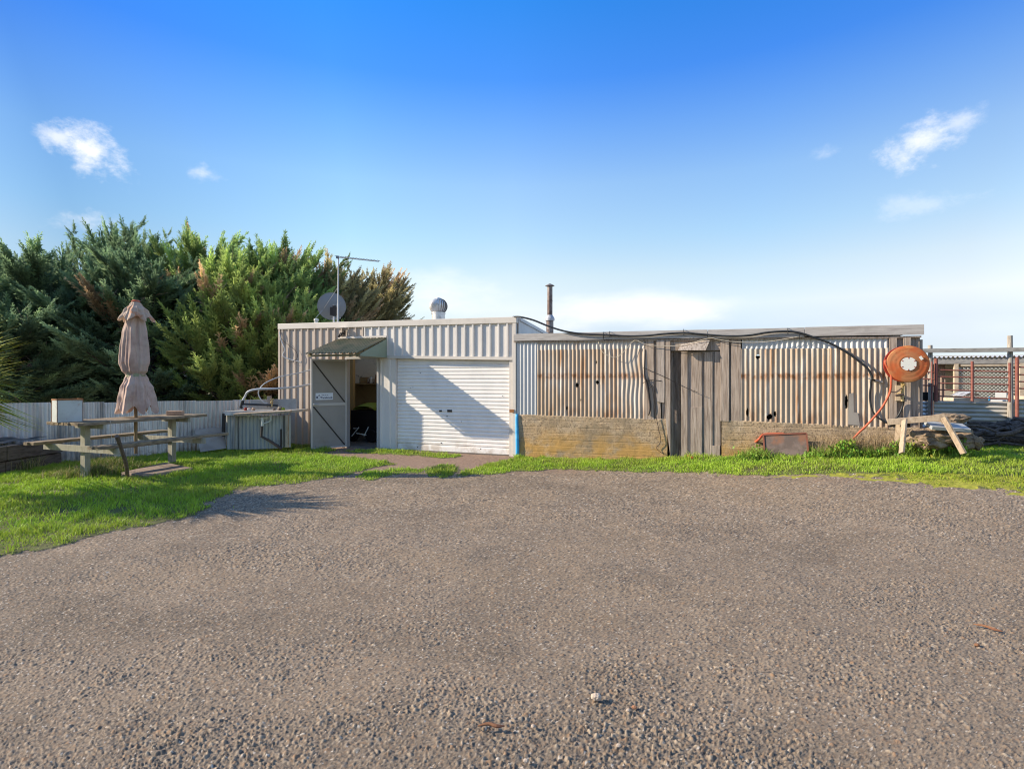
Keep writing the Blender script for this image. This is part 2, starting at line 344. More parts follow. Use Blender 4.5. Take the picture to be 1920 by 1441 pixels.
# ================================================================ white iron shed
def trap(u, P=.183, hgt=.029):       # square-ribbed wall sheet profile
    t = (u/P) % 1.0
    return hgt*float(np.interp(t, [0, .06, .13, .30, .37, 1], [0, 0, 1, 1, 0, 0]))
def ribwall(u0, u1, z0, z1, p=0., P=.183, hgt=.029, off=0.):
    br = [0, .06, .13, .30, .37]
    us = sorted({round(v, 5) for v in [u0, u1]+[(k+b)*P+off for k in range(int((u0-off)/P)-1, int((u1-off)/P)+2) for b in br] if u0 <= v <= u1})
    m = MB(); n = len(us)
    vs = []
    for u in us:
        q = p+trap(u-off, P, hgt); vs += [F(u, q, z0(u) if callable(z0) else z0), F(u, q, z1(u) if callable(z1) else z1)]
    return m.add(vs, [(2*i, 2*i+2, 2*i+3, 2*i+1) for i in range(n-1)])
uL, uR = U(525), U(968)
uDl, uDr = U(652), U(708)            # doorway
uRl, uRr = U(742), U(955)            # roller door
uBW = U(684)
topc = lerpline((525,607), (968,594))
botc = lerpline((525,617.5), (968,605.5))
shed = thing('iron_shed', F((uL+uR)/2, 0, 0), 'low white and beige ribbed iron shed with roller door, open side door and green awning', 'shed')
zd = 1.93; zh = 2.0; FALL = .075
fasc_b = lerpline((583,664.5), (966,669))
w = ribwall(uL+.02, uDl-.03, -.05, botc); w.build('beige_wall', m_beige, shed, recalc=False)
ribwall(uDl-.03, uBW, zd+.05, botc).build('beige_wall', m_beige, shed, recalc=False)
ribwall(uBW+.001, uR-.06, fasc_b, botc, off=.05).build('white_wall', m_white, shed, recalc=False)
ribwall(uDr+.02, uRl-.01, -.05, fasc_b, off=.12, P=.21, hgt=.018).build('white_wall', m_white, shed, recalc=False)
MB().fbox(uL-.02, uL+.03, -.06, .035, -.05, botc(uL)).build('corner_flashing', m_beige, shed)
MB().fpoly([(uL-.03, botc(uL)), (uR+.02, botc(uR)), (uR+.02, topc(uR)), (uL-.03, topc(uL))], -.10, .04, px=False).build('roof_capping', m_cap, shed, bevel=.008)
m = MB(); m.fbox(uR-.065, uR, -.04, .036, -.05, botc(uR-.03)-.002); m.build('corner_post', m_cap, shed)
MB().fpoly([(uDr-.02, fasc_b(uDr)-.06), (uR-.068, fasc_b(uR)-.06), (uR-.068, fasc_b(uR)), (uDr-.02, fasc_b(uDr))], -.04, .033, px=False).build('lintel_channel', m_cap, shed)
MB().fbox(uRl-.05, uRl, -.10, .005, -.05, fasc_b(uRl)-.062).build('roller_jamb', m_white, shed)
MB().fbox(uRr, uR-.067, -.10, .005, -.05, fasc_b(uR)-.062).build('roller_jamb', m_cap, shed)
# roller door: one ribbed curtain with a bottom rail
zr = fasc_b(uRl)-.04
rd = MB()
def rfn(a, b):
    u = uRl+.002+(uRr-uRl-.004)*a; z = .10+(zr-.10)*b
    t = ((z+.02) % .0755)/.0755
    bow = .012*math.sin(a*9+z*3)*.12 + .006*n1(u*1.3, z*1.1, 3)
    return F(u, -.085+.017*(1-abs(2*t-1)**5)+bow, z)
rd.grid(rfn, 24, 400)
roller = rd.build('roller_door', m_roller, shed, smooth=True, recalc=False)
MB().fbox(uRl+.004, uRr-.004, -.088, -.062, .0, .10).build('bottom_rail', m_roller, roller, bevel=.004)
for px, pw, ph in ((826, 5, 3), (843, 9, 4)):
    u, z = fu(px, 770, -.06); MB().fbox(u-pw*.006, u+pw*.006, -.07, -.058, z-ph*.006, z+ph*.006).build('door_lock', m_dark, roller)
for px, py, r in ((838,780,.010),(865,790,.008),(783,838,.012),(827,830,.012),(901,841,.01),(925,852,.01),(947,853,.01),(788,699,.009),(770,727,.007),(774,726,.007),(942,742,.007)):
    u, z = fu(px, py, -.06); MB().lathe(F(u, -.071, z), (-s_, -c_, 0), [(r, 0), (r, .012), (r*.5, .014)], 10).build('bolt_head', m_dark, roller)
u, z = fu(960, 769, .02); MB().fbox(u-.045, u+.05, .036, .05, z-.04, z+.02).build('latch_plate', m_rustrim, shed)
# shell
D = 5.6; dI = 1.8
def shell(u0, u1, d0, d1, zf, parent, mat, name='roof', th=.03):
    P = [(u0, d0), (u1, d0), (u1, d1), (u0, d1)]
    return MB().hexa([F(u, -d, zf(u)-FALL*d-th) for u, d in P], [F(u, -d, zf(u)-FALL*d) for u, d in P]).build(name, mat, parent)
zf = lambda u: topc(u)-.03
uS0, uS1 = uL+.06, uDr+.2
shell(uL, uR, 1.8, D, zf, shed, m_roof)
shell(uL, uS0, .10, 1.8, zf, shed, m_roof); shell(uS1, uR, .10, 1.8, zf, shed, m_roof)
shell(uS0, uS1, .101, 1.799, lambda u: zf(u)-.004, shed, m_added_sky, 'added_skylight', .006)  # unseen roof opening, added so sun reaches the doorway interior
def side(u, t, sgn, mat):
    P = [F(u, -.06, -.05), F(u, -D, -.05), F(u, -D, topc(u)-.035-FALL*D), F(u, -.06, topc(u)-.02-FALL*.1)]
    return MB().prism(P, [tuple(Vector(q)+Vector(F(t*sgn,0,0))-Vector(F(0,0,0))) for q in P])
side(uL, .03, 1, 0).build('side_wall', m_beige, shed)
# the right-hand wall stands above the lower shed roof
side(uR+.004, .03, 1, 0).build('side_wall', m_white, shed)
MB().hexa([F(uR+.002,-.10,topc(uR)-.06-FALL*.1),F(uR+.06,-.10,topc(uR)-.06-FALL*.1),F(uR+.06,-D,topc(uR)-.06-FALL*D),F(uR+.002,-D,topc(uR)-.06-FALL*D)],
          [F(uR+.002,-.10,topc(uR)+.004-FALL*.1),F(uR+.06,-.10,topc(uR)+.004-FALL*.1),F(uR+.06,-D,topc(uR)+.004-FALL*D),F(uR+.002,-D,topc(uR)+.004-FALL*D)]).build('barge_flashing', m_white, shed)
MB().fbox(uL, uR, -D-.03, -D, -.05, topc(uL)-FALL*D-.08).build('back_wall', m_inside, shed)
MB().fbox(uL+.03, uR-.03, -D, -.02, -.05, .012).build('floor_slab', m_floor, shed)
MB().fbox(uDr+.05, uDr+.08, -D, -.11, .013, 2.3).build('partition', m_inside, shed)
# door frame
for a, b in ((uDl-.045, uDl), (uDr, uDr+.045)):
    MB().fbox(a, b, -.08, .034, -.03, zd).build('door_jamb', m_leafrim, shed)
MB().fbox(uDl-.045, uDr+.045, -.08, .034, zd+.002, zd+.05).build('door_head', m_leafrim, shed)
# open leaf: hinged on the left jamb, swung out
hx, hy, _ = F(uDl-.01, .04, 0)
lv = Vector((-.595, -.48, 0)).normalized(); ln = Vector((.48, -.595, 0)).normalized(); LW = .765
def L(a, o, z): return tuple(Vector((hx, hy, 0))+lv*a+ln*o+Vector((0, 0, z)))
lf = MB().hexa([L(.02,0,.03),L(LW-.02,0,.03),L(LW-.02,.018,.03),L(.02,.018,.03)], [L(.02,0,1.91),L(LW-.02,0,1.91),L(LW-.02,.018,1.91),L(.02,.018,1.91)])
leaf = lf.build('door_leaf', m_leaf, shed)
q = MB()
for a0, a1, z0, z1 in ((0,.03,.02,1.92),(LW-.03,LW,.02,1.92),(.031,LW-.031,1.885,1.92),(.031,LW-.031,.02,.05),(.031,LW-.031,.93,.985)):
    q.hexa([L(a0,-.012,z0),L(a1,-.012,z0),L(a1,.03,z0),L(a0,.03,z0)], [L(a0,-.012,z1),L(a1,-.012,z1),L(a1,.03,z1),L(a0,.03,z1)])
q.build('leaf_frame', m_leafrim, leaf)
for z0, z1 in ((1.0, 1.86), (.07, .915)):
    MB().beam(L(LW-.05,.026,z1), L(.045,.026,z0), .022, .016, up=tuple(ln)).build('brace', m_dark, leaf)
q = MB(); q.tube([L(LW-.045,.03,.965), L(LW-.045,.075,.965)], .012); q.tube([L(LW-.045,.075,.965), L(LW-.14,.078,.965)], .011); q.build('handle', m_mast, leaf)
# sign fixed to the leaf
sgx0, sgx1, sz0, sz1 = .30, .67, 1.055, 1.20
sg = MB().hexa([L(sgx0,.018,sz0),L(sgx1,.018,sz0),L(sgx1,.022,sz0),L(sgx0,.022,sz0)], [L(sgx0,.018,sz1),L(sgx1,.018,sz1),L(sgx1,.022,sz1),L(sgx0,.022,sz1)]).build('sign', m_sign, leaf)
def text(body, size, a, z, parent, mat, bold=.0):
    cu = bpy.data.curves.new('lettering', 'FONT'); cu.body = body; cu.size = size; cu.extrude = .0008; cu.offset = bold; cu.resolution_u = 3
    o = bpy.data.objects.new('tmp', cu); me = bpy.data.meshes.new_from_object(o)
    bpy.data.objects.remove(o)
    X = -lv; Mx = Matrix((( X.x, 0, ln.x, 0), (X.y, 0, ln.y, 0), (0, 1, 0, 0), (0,0,0,1)))
    me.transform(Matrix.Translation(Vector(L(a, .0232, z))-ORG[shed.name]) @ Mx)
    return link('lettering', me, mat, parent, ORG[shed.name], False)
text('Like us on', .034, .545, 1.147, sg, m_ink, .0004)
text('Facebook', .062, .555, 1.082, sg, m_ink, .0012)
def icon(pts):                        # thumb outline on the sign, metres right and up from its corner
    return MB().prism([L(sgx1-.015-x, .0222, sz0+.028+y) for x, y in pts], [L(sgx1-.015-x, .0238, sz0+.028+y) for x, y in pts])
icon([(0,0),(.024,0),(.024,.05),(0,.05)]).build('cuff_mark', m_ink, sg)
q = MB()
O = [(.03,.004),(.075,.002),(.085,.02),(.088,.045),(.062,.05),(.066,.078),(.054,.082),(.044,.055),(.03,.045)]
for i in range(len(O)):
    a, b = O[i], O[(i+1) % len(O)]
    q.beam(L(sgx1-.015-a[0],.0232,sz0+.028+a[1]), L(sgx1-.015-b[0],.0232,sz0+.028+b[1]), .006, .0016, up=tuple(ln))
q.build('thumb_mark', m_ink, sg)
# awning
aL, aR = U(637.6), U(725); zt, zo = 2.36, 2.0; P1 = 1.0
aw = MB()
def awf(a, b):
    u = aL-.03+(aR-aL+.06)*a
    return F(u, .035+(P1+.02)*b, zt+.012-(zt-zo)*b+.013*math.sin(2*math.pi*u/.076))
aw.grid(awf, 150, 6); aw.grid(lambda a, b: tuple(Vector(awf(a, b))-Vector((0,0,.004))), 150, 6)
awn = aw.build('awning', m_green, shed, smooth=True, recalc=False)
MB().fbox(aL-.02, aR+.02, P1-.03, P1, zo-.052, zo-.012).build('front_rail', m_green, awn)
MB().prism([F(aR+.018,.037,zt-.01),F(aR+.018,P1-.032,zo-.01),F(aR+.018,P1-.032,zo-.05),F(aR+.018,.037,zo-.05)],
           [F(aR+.032,.037,zt-.01),F(aR+.032,P1-.032,zo-.01),F(aR+.032,P1-.032,zo-.05),F(aR+.032,.037,zo-.05)]).build('side_cheek', m_cheek, awn)
MB().beam(F(aL-.012,.05,zt-.012), F(aL-.012,P1-.03,zo-.012), .03, .035).build('side_rail', m_green, awn)
MB().fbox(aL-.02, aR+.02, .036, .05, zt+.022, zt+.06).build('wall_flashing', m_cap, awn)
# small floodlight above the awning
u, z = fu(641, 619, .1)
q = MB(); q.fbox(u-.03, u+.03, .03, .06, z-.1, z+.0); q.tube([F(u,.05,z-.05), F(u,.12,z-.08), F(u+.02,.16,z-.13)], .018, 8); q.tube([F(u-.01,.1,z-.06), F(u-.06,.15,z-.15)], .03, 8)
fl = q.build('wall_light', m_dark, shed)
MB().fbox(u-.09, u+.1, .045, .2, z+.045, z+.055).build('light_hood', m_cap, fl)
# turbine vent
vx, vy, vz = at(822, 597, 12.5)
R_ = .215
tv = MB().lathe((vx, vy, 2.45), (0,0,1), [(.155,0),(.155,.56),(.165,.57),(.165,.6)], 24).build('turbine_vent', m_alu, shed, smooth=False)
vc = vz+.285; q = MB(); nb = 22
for k in range(nb):
    vs = []
    for j in range(11):
        el = -1.05+2.35*j/10; r = R_*math.cos(el*.92)*(1.0); z = vc+R_*.86*math.sin(el)
        for e, rr in ((0, r), (.21, r*.93), (.34, r*.86)):
            a = 2*math.pi*k/nb+e+.22*j/10; vs.append((vx+rr*math.cos(a), vy+rr*math.sin(a), z))
    q.add(vs, [(3*j+i, 3*j+i+1, 3*j+i+4, 3*j+i+3) for j in range(10) for i in range(2)])
q.build('turbine_head', m_alu, tv, smooth=True, recalc=False)
MB().lathe((vx, vy, vc+R_*.78), (0,0,1), [(.075,0),(.07,.02),(.02,.035),(0,.036)], 18).build('top_cap', m_alu, tv)
MB().lathe((vx, vy, vc-.2), (0,0,1), [(.10,0),(.10,.36)], 16).build('inner_core', m_dark, tv)

# ================================================================ things inside the doorway
u0i, u1i = U(600), uDr+.05; 
MB().fbox(u0i-.6, u1i, -dI-.02, -dI, .55, 1.36).build('lower_lining', m_inbrown, shed)
MB().fbox(u0i-.6, u1i, -dI-.021, -dI-.001, 1.362, 2.3).build('upper_lining', m_inboard, shed)
def infu(px, py, d): return fu(px, py, -d)
sh = MB(); ua, za = infu(655, 718, 1.65); ub, _ = infu(709, 718, 1.65)
sh.fbox(ua-.2, u1i-.002, -dI+.002, -dI+.28, za-.03, za)
sh.build('wall_shelf', m_inbrown, shed)
ua, _ = infu(661, 700, 1.42); MB().fbox(ua-.045, ua+.045, -1.47, -1.38, .013, 2.4).build('timber_stud', m_stud, shed)
for k, (px, wd, ht, cc) in enumerate(((676,.07,.16,m_jar),(683,.17,.15,m_inbrown),(690.5,.06,.13,m_jar),(696,.08,.17,m_alu),(700,.05,.12,m_jar),(705,.06,.19,m_rustrim))):
    u, z = infu(px, 718, 1.65)
    lab = ['squat mottled jar at the left end of the shelf seen through the open door', 'brown wooden box between jars on the shelf inside the open door', 'short mottled jar right of the brown box on the inside shelf', 'silvery tin on the shelf seen through the open door', 'narrow mottled jar right of the silvery tin on the inside shelf', 'tall dark red tin nearest the right door jamb on the inside shelf'][k]
    kind = ['jar','wooden_box','jar','storage_tin','jar','storage_tin'][k]
    if k == 1: o = MB().fbox(u-wd/2, u+wd/2, -1.73, -1.60, za, za+ht).build(kind, cc, None, bevel=.006)
    else: o = MB().lathe(F(u, -1.66, za), (0,0,1), [(wd*.5,0),(wd*.52,ht*.7),(wd*.4,ht*.85),(wd*.42,ht)], 14).build(kind, cc)
    tag(o, lab, ['jar','box','jar','tin','jar','tin'][k])
u, z = infu(698, 755, 1.2)
def lime(a, b):
    x = -1+2*a; y = -1+2*b; h = max(0, 1-x*x)**.5
    return F(u-.02+.30*x, -1.2+.33*y, .76+.17*h*(1-.45*y*y))
o = thing('garden_machine', F(u, -1.2, 0), 'garden machine with a rounded lime green hood inside the dark doorway', 'machine')
MB().grid(lime, 24, 12).build('hood', m_lime, o, smooth=True)
MB().fbox(u-.40, u+.30, -1.52, -.9, .25, .75).build('chassis', m_plastic, o)
for du in (-.3, .22):
    MB().lathe(F(u+du, -.86, .16), (-s_, -c_, 0), [(.0,-.04),(.14,-.04),(.15,-.02),(.15,.02),(.14,.04),(0,.04)], 20).build('wheel', m_plastic, o)
o = thing('folding_trestle', F(infu(676, 815, .6)[0], -.6, 0), 'thin pale folding frame standing on the dark shed floor', 'folding frame')
for a, b in (((662,803),(672,803)), ((672,801),(661,817)), ((690,800),(684,817)), ((667,812),(688,815))):
    (ua, za), (ub, zb) = infu(*a, .6), infu(*b, .6)
    MB().tube([F(ua,-.62,max(za,.02)), F(ub,-.57,max(zb,.02))], .012, 6).build('leg' if b[1] == 817 else 'cross_bar', m_pvc, o)
# roof-top gear
dx, dy, dz = at(622, 575, 13.2)
dish = thing('satellite_dish', (dx, dy, 2.5), 'round dark grey satellite dish seen from behind on the left of the shed roof', 'satellite dish')
dn = Vector((.30, -.9, -.25)).normalized()
prof = [(.0,.0)]+[(.335*k/8, -.085*(k/8)**2) for k in range(1, 9)]+[(.342,-.083),(.342,-.092),(.33,-.094)]+[(.33*k/8, -.085*(k/8)**2-.006) for k in range(7, -1, -1)]
MB().lathe(Vector((dx, dy, dz)), dn, prof, 40).build('reflector', m_dish, dish, smooth=True)
q = MB(); b0 = Vector((dx+.08, dy-.06, dz-.12))
q.box(b0+Vector((0,-.03,0)), (.17, .05, .20)); q.box(b0+Vector((.03,-.07,.0)), (.07,.07,.26)); q.build('mounting_bracket', m_dark, dish)
MB().tube([(dx+.1, dy-.14, 2.4), (dx+.1, dy-.14, dz+.02)], .024, 10).build('mounting_pole', m_mast, dish)
MB().tube([Vector((dx,dy,dz))-dn*.05+Vector((0,0,-.3)), Vector((dx+.12,dy+.3,dz-.25))], .012, 6).build('feed_arm', m_mast, dish)
axb, ayb, azb = at(633, 600, 12.75); _, _, azt = at(634, 480, 12.75)
ant = thing('tv_antenna', (axb, ayb, 2.5), 'tall thin mast with a long horizontal antenna boom above the shed roof', 'antenna')
MB().tube([(axb, ayb, 2.4), (axb+.01, ayb, 3.3)], .024, 8).build('mast_foot', m_mast, ant)
MB().tube([(axb+.01, ayb, 3.28), (axb+.02, ayb, azt)], .017, 8).build('mast', m_mast, ant)
e = Vector(at(710, 490, 12.3)); a0 = Vector((axb+.0, ayb-.02, azt-.03)); bd = (e-a0)
q = MB(); q.tube([a0-bd*.03, e], .012, 6); q.box(a0, (.05, .05, .06)); q.build('boom', m_ant, ant)
q = MB(); sd = bd.normalized().cross(Vector((0,0,1)))
for k in range(13):
    o_ = a0+bd*(k/12.); hl = .10-.003*k; q.tube([o_-sd*hl+Vector((0,0,.018)), o_+sd*hl+Vector((0,0,.018))], .0055, 5)
q.build('rods', m_ant, ant)
q = MB()
tag(q.tube([at(632.7, 540, 12.75), at(606, 580, 13.2), at(592, 596, 12.6)], .006, 5).build('guy_wire', m_mast), 'thin stay wire from the antenna mast down to the roof', 'wire')
q = MB(); x, y, z = at(593, 598, 12.5); q.lathe((x, y, 2.55), (0,0,1), [(.04,0),(.04,z-2.60),(.055,z-2.59),(.055,z-2.55),(0,z-2.53)], 12)
tag(q.build('roof_stub_pipe', m_pvc), 'short white pipe stub on the roof left of the dish', 'pipe')

# ================================================================ old iron and timber shed
v0, v1 = U(963), U(1733, .06)
o_top = lerpline((963,626), (1733,608.5), .06); o_bot = lerpline((963,639), (1733,628.5), .06)
old = thing('old_shed', F((v0+v1)/2, 0, 0), 'long low old shed of rusty corrugated iron and grey timber on a concrete base', 'shed')
J = [U(962.5,.06), U(1132,.06), U(1327,.06), U(1509,.06), U(1733,.06)]
for k in range(4):
    a, b = J[k]+.003, J[k+1]-.003; d = (.0, .004, -.003, .012)[k]
    MB().fpoly([(a, o_bot(a)+d), (b, o_bot(b)+d), (b, o_top(b)+d*.4), (a, o_top(a)+d*.4)], .036, .062+.003*(k%2), px=False).build('fascia_board', m_fascia, old, bevel=.003)
MB().fpoly([(J[0], o_bot(J[0])-.028), (J[4]-.03, o_bot(J[4])-.03), (J[4]-.03, o_bot(J[4])-.004), (J[0], o_bot(J[0])-.004)], .0, .042, px=False).build('soffit_batten', m_boards, old)
def corr(pxa, pxb, zb, zt, p, name, mat, P=.0762, A=.0095, holes=(), dent=None, lift=0, parent=None, warp=.006, ragged=0, xoff=0):
    ua, ub = U(pxa, p), U(pxb, p); n = max(8, int((ub-ua)/P*12)); zf_ = zb if callable(zb) else (lambda u: zb); zg = zt if callable(zt) else (lambda u: zt)
    nv = 70
    hs = [(*fu(hx_, hy_, p), r/122., r2/122.) for hx_, hy_, r, r2 in holes]
    def fn(a, b):
        u = ua+(ub-ua)*a; zl = zf_(u)-ragged*n1(u*19, 3.3); z = zl+(zg(u)-zl)*b
        ph = 2*math.pi*(u-ua)/P+xoff; q = A; off = 0
        if dent:
            k, sh_ = dent(u, z); q *= k; ph += sh_
        off = warp*(n1(u*2.1+pxa, z*2.3)-.5)*2
        return F(u, p+q*math.sin(ph)+off, z)
    def keep(a, b):
        u = ua+(ub-ua)*a; zl = zf_(u); z = zl+(zg(u)-zl)*b
        for hu, hz, r, r2 in hs:
            w_ = .55+.9*n1(u*45, z*45)
            if ((u-hu)/r)**2+((z-hz)/r2)**2 < w_: return False
        return True
    return MB().grid(fn, n, nv, keep if holes else None).build(name, mat, parent or old, smooth=True, recalc=False)
zl1 = lerpline((967,776.5), (1212,784.5)); zl2 = lerpline((1388,789), (1690,802))
tp = lambda u: o_bot(u)-.012
zst1 = lerpline((1007,656), (1212,653)); zst2 = lerpline((1388,654), (1690,652))
corr(968, 1007.5, zl1, tp, .010, 'new_iron_sheet', m_new, warp=.002)
def dent1(u, z):
    d = math.exp(-((u-U(1186))/.17)**2)*min(1,max(0,(z-.95)/.55)); return 1-.4*d, d*1.9*math.sin(z*7.5)
corr(1007.5, 1212, zl1, zst1, .018, 'rusty_sheet', m_rust1, dent=dent1, ragged=.03, holes=((1082,721,3.6,5.5),(1120,716,4,3.6),(1118,679,1.8,3.2),(1089,748,1.4,2),(1063,764,2.2,4)))
corr(1007.5, 1209, lambda u: zst1(u)-.05, tp, .004, 'top_strip', m_strip, xoff=.5)
corr(1388, 1558, zl2, zst2, .018, 'rusty_sheet', m_rust2, ragged=.05, holes=((1421,668,4,5),(1443,779,5.5,5),(1453,773,2.4,5),(1401,770,2.3,8)))
corr(1556, 1669, zl2, zst2, .027, 'rusty_sheet', m_rust3, ragged=.04, holes=((1587,752,2.0,14),))
corr(1391, 1669, lambda u: zst2(u)-.05, tp, .004, 'top_strip', m_strip2, xoff=.8)
MB().fpoly([(1592,738),(1600,736),(1601,772),(1609,774),(1612,797),(1590,796)], .037, .041).build('flat_patch', m_panel, old)
# vertical timber boards: overlapped, alternately proud
def boards(lst, name='wall_board'):
    for (a, b, ta, tb, ba, bb, p) in lst:
        o = MB().fpoly([(a, ba), (b, bb), (b, tb), (a, ta)], p-.022, p).build(name, m_boards if random.random() < .6 else m_board2, old, bevel=.003)
boards([(1209,1226,639,638.5,786,787,.030),(1226,1235,638.5,638,785,785,-.012),(1231,1246,638.5,638,753,755,.046),(1231,1239,751,751,788,788,.020),(1241,1251,638,638,787,788,.0),(1248,1257,638,637.5,788,856,.040)])
boards([(1350.5,1367,637,636,789,790,.040),(1366,1374,636,636,789,790,-.010),(1371,1389,636,635,790,790,.028)])
boards([(1668,1682,632,631.5,795,796,.040),(1681,1698,631.5,631,790,791,-.006),(1694,1708,631,630.5,790,790,.042),(1707,1725,630.5,630,838,838,.004)])
boards([(1697,1707,758,758,786,786,.045)])
boards([(1258,1352,639,636,657.5,656.5,.010)], 'lintel_board')
MB().add([F(*(fu(a, b, .03)[0], p, fu(a, b, .03)[1])) for a, b, p in ((1272,657,.135),(1323,657,.135),(1332,636,.035),(1277,645,.035))]+
         [F(*(fu(a, b, .03)[0], p-.018, fu(a, b, .03)[1])) for a, b, p in ((1272,657,.135),(1323,657,.135),(1332,636,.035),(1277,645,.035))],
         [(0,1,2,3),(7,6,5,4),(0,4,5,1),(1,5,6,2),(2,6,7,3),(3,7,4,0)]).build('door_hood', m_board2, old)
# plank door
dr = MB().fpoly([(1257,659),(1351,657),(1351,855),(1257,857)], -.075, -.045).build('plank_door', m_boards, old)
for (a, b, ta, ba, p) in ((1256,1281,659,858,-.045),(1277,1289,659,857,.000),(1288,1302,659,857,-.022),(1299,1316,660,764,.012),(1295,1316,763,859,.022),(1314,1326,660,857,-.03),(1321,1336,660,856,.008),(1334,1343,659,836,-.03),(1332,1350,835,857,.01),(1340,1351,659,836,-.004)):
    MB().fpoly([(a,ba),(b,ba+.5),(b,ta),(a,ta)], p-.024, p).build('door_board', m_boards if random.random() < .7 else m_board2, dr, bevel=.003)
# concrete base, poured between boards
def cbase(pxa, pxb, zt_, name='concrete_base'):
    ua, ub = U(pxa, .03), U(pxb, .03)
    def fn(a, b):
        u = ua+(ub-ua)*a; zt2 = zt_(u); z = -.15+(zt2+.15)*b
        k = z/.118; st = .004*(n1(math.floor(k)*3.7+.3, pxa)-.5)*2
        gr = -.0065*math.exp(-((k+.08*n1(u*1.5,z)-round(k+.08*n1(u*1.5,z)))/.05)**2)*n1(u*3, k)*1.4
        ro = .004*(mnoise.fractal(Vector((u*9, z*9, 1.3)), 1, 2, 4))
        tpr = -.03*max(0, min(1, (z-zt2+.02)/.02))
        return F(u, .03+st+gr+ro+tpr, z)
    return MB().grid(fn, int((ub-ua)/.018), 170).build(name, m_conc, old, smooth=True, recalc=False)
cbase(971, 1251, lambda u: zl1(u)+.015); cbase(1353, 1725, lambda u: zl2(u)+.02)
MB().fbox(U(971), U(1251), -.3, .0, -.15, .62).build('base_core', m_conc, old); MB().fbox(U(1353), U(1725), -.3, .0, -.15, .75).build('base_core', m_conc, old)
q = MB().tube([F(*(U(969,.04), .035, fu(969,776,.04)[1])), F(U(969.5,.04), .04, .5), F(U(970.5,.04), .045, .2), F(U(970,.04), .04, -.05)], [.028,.033,.037,.034], 10, 4)
q.build('blue_downpipe', m_tarp, old, smooth=True)
# shell behind the face
Do = 4.2
P = [(v0+.02, -.01), (v1-.04, -.01), (v1-.04, Do), (v0+.02, Do)]
zo_ = lambda u: o_top(u)-.03
MB().hexa([F(u, -d if d > 0 else .03, zo_(u)-.045*max(d,0)-.03) for u, d in P], [F(u, -d if d > 0 else .03, zo_(u)-.045*max(d,0)) for u, d in P]).build('roof', m_roof, old)
MB().fbox(v0+.06, v1-.05, -Do, -Do+.03, -.05, 2.05).build('back_wall', m_inside, old)
MB().fbox(U(1727), U(1727)+.03, -Do, -.03, -.05, 2.1).build('side_wall', m_board2, old)
MB().fbox(v0+.06, U(1726), -Do, -.3, .0, .02).build('floor', m_dark, old)
ns = 1.6/10*10
MB().box(F(U(1270), -1.2, o_top(U(1270))+.0), (.9,.3,.02), (c_,-s_,0), (s_,c_,0)).build('roof_sheet', m_roof, old)
# flue
fx, fy, fz = at(1031, 621, 12.6); _, _, fzt = at(1031, 537, 12.6); _, _, fzc = at(1031, 601, 12.6); fzc += 0
fl = MB().lathe((fx, fy, 2.0), (0,0,1), [(.085,0),(.085,fzc-2.0),(.082,fzc-1.99)], 20).build('flue', m_flue, old)
MB().lathe((fx, fy, fzc), (0,0,1), [(.11,0),(.112,.05),(.066,.13)], 20).build('flue_collar', m_mast, fl)
MB().lathe((fx, fy, fzc+.1), (0,0,1), [(.062,0),(.062,.35),(.066,.352),(.066,.37),(.062,.372),(.062,fzt-fzc-.1)], 20).build('flue_pipe', m_flue, fl)
MB().lathe((fx, fy, fzt), (0,0,1), [(.05,-.03),(.06,.005),(.108,.01),(.108,.02),(.02,.065),(0,.066)], 20).build('flue_cap', m_flue, fl)
# cables, string, hoses
def pl(pts, p): return [F(fu(a, b, q)[0], q, fu(a, b, q)[1]) for a, b, q in [(t if len(t) == 3 else (*t, p)) for t in pts]]
tag(MB().tube(pl([(962,594,.0),(975,594),(1000,600),(1030,612),(1060,621),(1095,626),(1140,628),(1180,630),(1215,629),(1245,626),(1282,624),(1310,626),(1345,629),(1380,630),(1410,628),(1440,623),(1475,621),(1500,624),(1525,632),(1560,645),(1590,662),(1612,678),(1626,690),(1634,703),(1636,712)], .10), .017, 8, 4).build('black_cable', m_cable, smooth=True),
    'thick black pipe drooping along the old shed fascia to the reel end', 'pipe')
for px, py in ((1131,627),(1143,626),(1282,622),(1477,620),(1499,629)):
    MB().tube(pl([(px,py-5,.066),(px,py-4,.12),(px+.3,py+5,.12),(px,py+6,.066)], .1), .006, 5).build('cable_tie', m_cable, old)
tag(MB().tube(pl([(1640,712,.06),(1633,713,.09),(1633,722,.09),(1631,742),(1634,765),(1642,779),(1655,788),(1662,792),(1675,788),(1686,776),(1693,758),(1695,745,.12)], .07), .014, 8, 4).build('riser_pipe', m_cable, smooth=True),
    'thin black pipe curving down rusty iron and up to the tap', 'pipe')
q = MB().tube(pl([(1628,709),(1655,716)], .06), .012, 6); tag(q.build('pipe_clip', m_mast), 'small metal clip holding the black pipe on rusty iron', 'clip')
tag(MB().tube(pl([(1122,641),(1130,660),(1145,668),(1157,669),(1172,657),(1190,638),(1212,646),(1240,648),(1280,647),(1328,634),(1345,636),(1370,640),(1410,642),(1450,639),(1503,630)], .085), .0055, 5, 4).build('pale_string', m_rope, smooth=True),
    'pale string looped loosely under the old shed fascia', 'string')
tag(MB().tube(pl([(1206,689),(1225,697),(1254,710),(1280,724),(1310,736)], .07), .005, 5, 3).build('iron_rod', m_dark), 'thin dark rod slanting across the grey boards and plank door', 'rod')
q = MB().tube(pl([(1210,655,.03),(1208,700,.04),(1213,720),(1217,745),(1219,765),(1216,778)], .05), [.008,.012,.022,.018,.016,.01], 6, 3)
